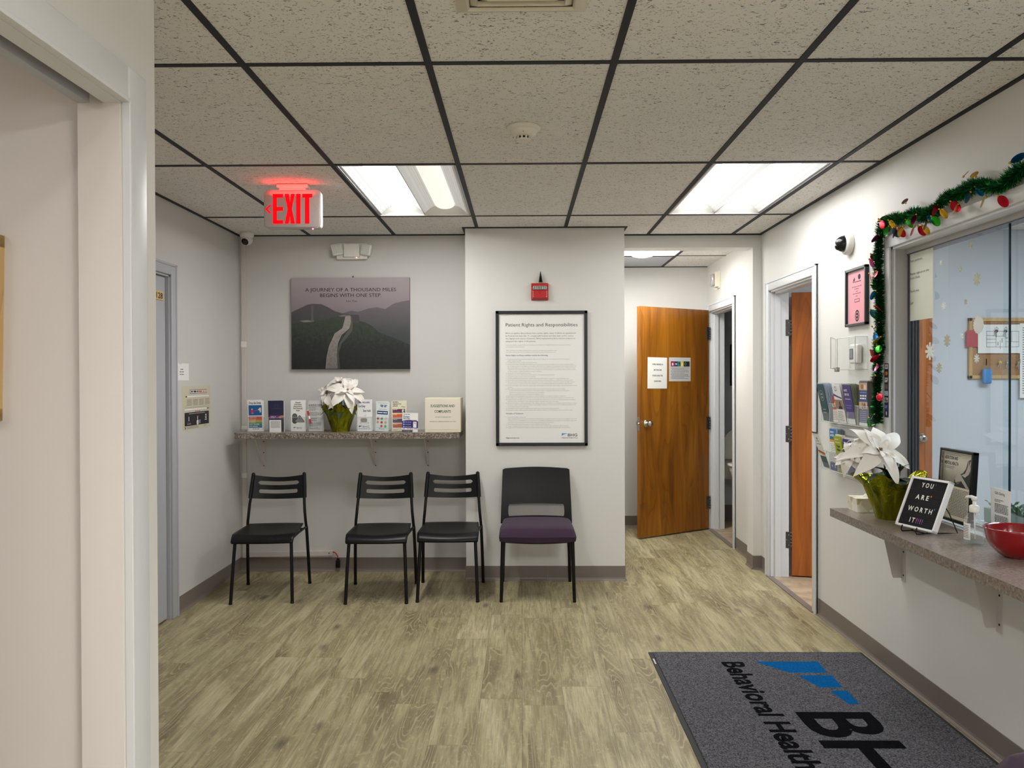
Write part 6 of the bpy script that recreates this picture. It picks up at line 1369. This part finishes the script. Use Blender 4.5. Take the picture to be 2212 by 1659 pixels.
wall_sheet('floor_plan', (3.385, OF-.001, 1.560), 0, .330, .202, M_PAPER, d_plan, 'white floor plan pinned on the cork board', 'paper')
def d_list(b, y):
    for j in range(28): b.bars(-.09, .08, .49-.017*j, .006, M_INKG, y, j)
wall_sheet('paper', (3.62, OF-.002, 1.245), 0, .215, .525, M_PAPER, d_list, 'long white printed list hanging at the right side of the cork board', 'paper')
def keys(x, z, c, label):
    t = empty('key_set', (x, OF, z), 0, label, 'keys', 'keys on the cork board hooks')
    b = MB(); b.tube([(0, 0, .006), (0, -.012, .004), (0, -.014, .012)], .0015, M_CHROME, 6); b.tube([(.012*math.sin(2*PI*k/14), -.012, -.006+.012*math.cos(2*PI*k/14)) for k in range(15)], .001, M_CHROME, 6); b.build('hook', t)
    b = MB(); b.T = Matrix.Rotation(PI/2, 4, 'X'); b.lathe([(.011, .010), (.011, .013), (0, .013)], c, 14, c=(-.002, -.020, 0)); b.T = Matrix(); b.box(-.004, .000, -.013, -.011, -.062, -.028, M_CHROME); b.build('key', t)
    b = MB(); b.T = Matrix.Rotation(.35, 4, 'Y'); b.box(-.002, .003, -.016, -.014, -.055, -.018, M_CHROME); b.build('key', t)
keys(3.372, 1.515, flat(226, 190, 60), 'yellow-tagged keys on the cork board'); keys(3.425, 1.512, M_CHROME, 'steel keys between the yellow-tagged set and the printed list'); keys(3.500, 1.512, flat(160, 136, 80), 'brassy keys at the edge of the printed list')
keys(3.345, 1.735, M_BLACK, 'dark keys hanging over the left of the floor plan'); keys(3.410, 1.735, M_BLACK, 'dark keys hanging over the middle of the floor plan')
t = empty('plastic_bag', (3.27, OF-.006, 1.345), 0, 'small clear bag of blue items hanging below the cork board papers', 'bag')
b = MB(); b.box(-.032, .032, -.030, 0, .0, .105, flat(60, 140, 206, .4), .012, 3); b.build('blue_contents', t)
b = MB(); b.box(-.038, .038, -.034, .002, -.006, .130, M_ACRYL, .006); b.tube([(0, -.01, .13), (0, -.01, .175)], .003, M_BLACK, 6); b.build('bag_film', t)
# desk with planter boxes just inside the window
t = empty('office_desk', (2.10, 2.5, 0), 0, 'white office desk top just inside the reception window', 'desk')
dm = pm('desk_laminate', S(206, 208, 210), .4)
b = MB(); b.box(-.22, .30, -1.2, 1.10, .715, .745, dm, .004); b.build('desk_top', t); b = MB(); b.box(.26, .28, -1.15, 1.05, 0, .715, dm); b.build('modesty_panel', t)
t = empty('planter', (1.945, 3.13, .745), RW, 'grey trough planter of small green succulents behind the glass', 'plant')
b = MB(); b.box(-.13, .13, -.045, .045, 0, .115, flat(150, 152, 142), .003); b.build('trough', t)
b = MB(); rr = random.Random(5)
for k in range(60):
    a = rr.uniform(0, 2*PI); x = rr.uniform(-.12, .12); bract(b, (x, rr.uniform(-.03, .03), .108), (math.cos(a)*.7, math.sin(a)*.7, rr.uniform(.5, 1.2)), (0, 0, 1), .05, .022, .25, pm('succulent_green', S(74, 116, 48), .5, vary=.4), .2)
b.build('succulents', t)
t = empty('card_sign', (1.842, 3.075, .80), RW, 'small card emblem sign at the base of the window', 'sign')
b = MB(); b.box(-.022, .022, -.002, 0, .035, .075, M_INK, .001); b.disc(-.005, .055, .010, flat(200, 40, 30), -.0024); b.disc(.006, .055, .010, flat(226, 140, 30), -.0027); b.box(-.04, .04, -.001, .004, 0, .034, flat(150, 152, 142)); b.build('card', t)
t = empty('potted_grass', (2.00, 2.86, .745), 0, 'spiky green plant in a white pot behind the glass at the right edge', 'plant')
b = MB(); b.lathe([(.045, 0), (.050, .004), (.062, .10), (.064, .102), (.060, .102), (.055, .08), (0, .08)], flat(214, 222, 228, .2), 28); b.build('pot', t)
b = MB(); gm2 = pm('grass_green', S(46, 74, 54), .5, vary=.4)
for k in range(70):
    a = rr.uniform(0, 2*PI); bract(b, (.02*math.cos(a), .02*math.sin(a), .08), (math.cos(a)*rr.uniform(.3, 1), math.sin(a)*rr.uniform(.3, 1), 1), (-math.cos(a), -math.sin(a), .3), rr.uniform(.12, .20), .006, rr.uniform(-.4, -.1), gm2, .1)
b.build('blades', t)
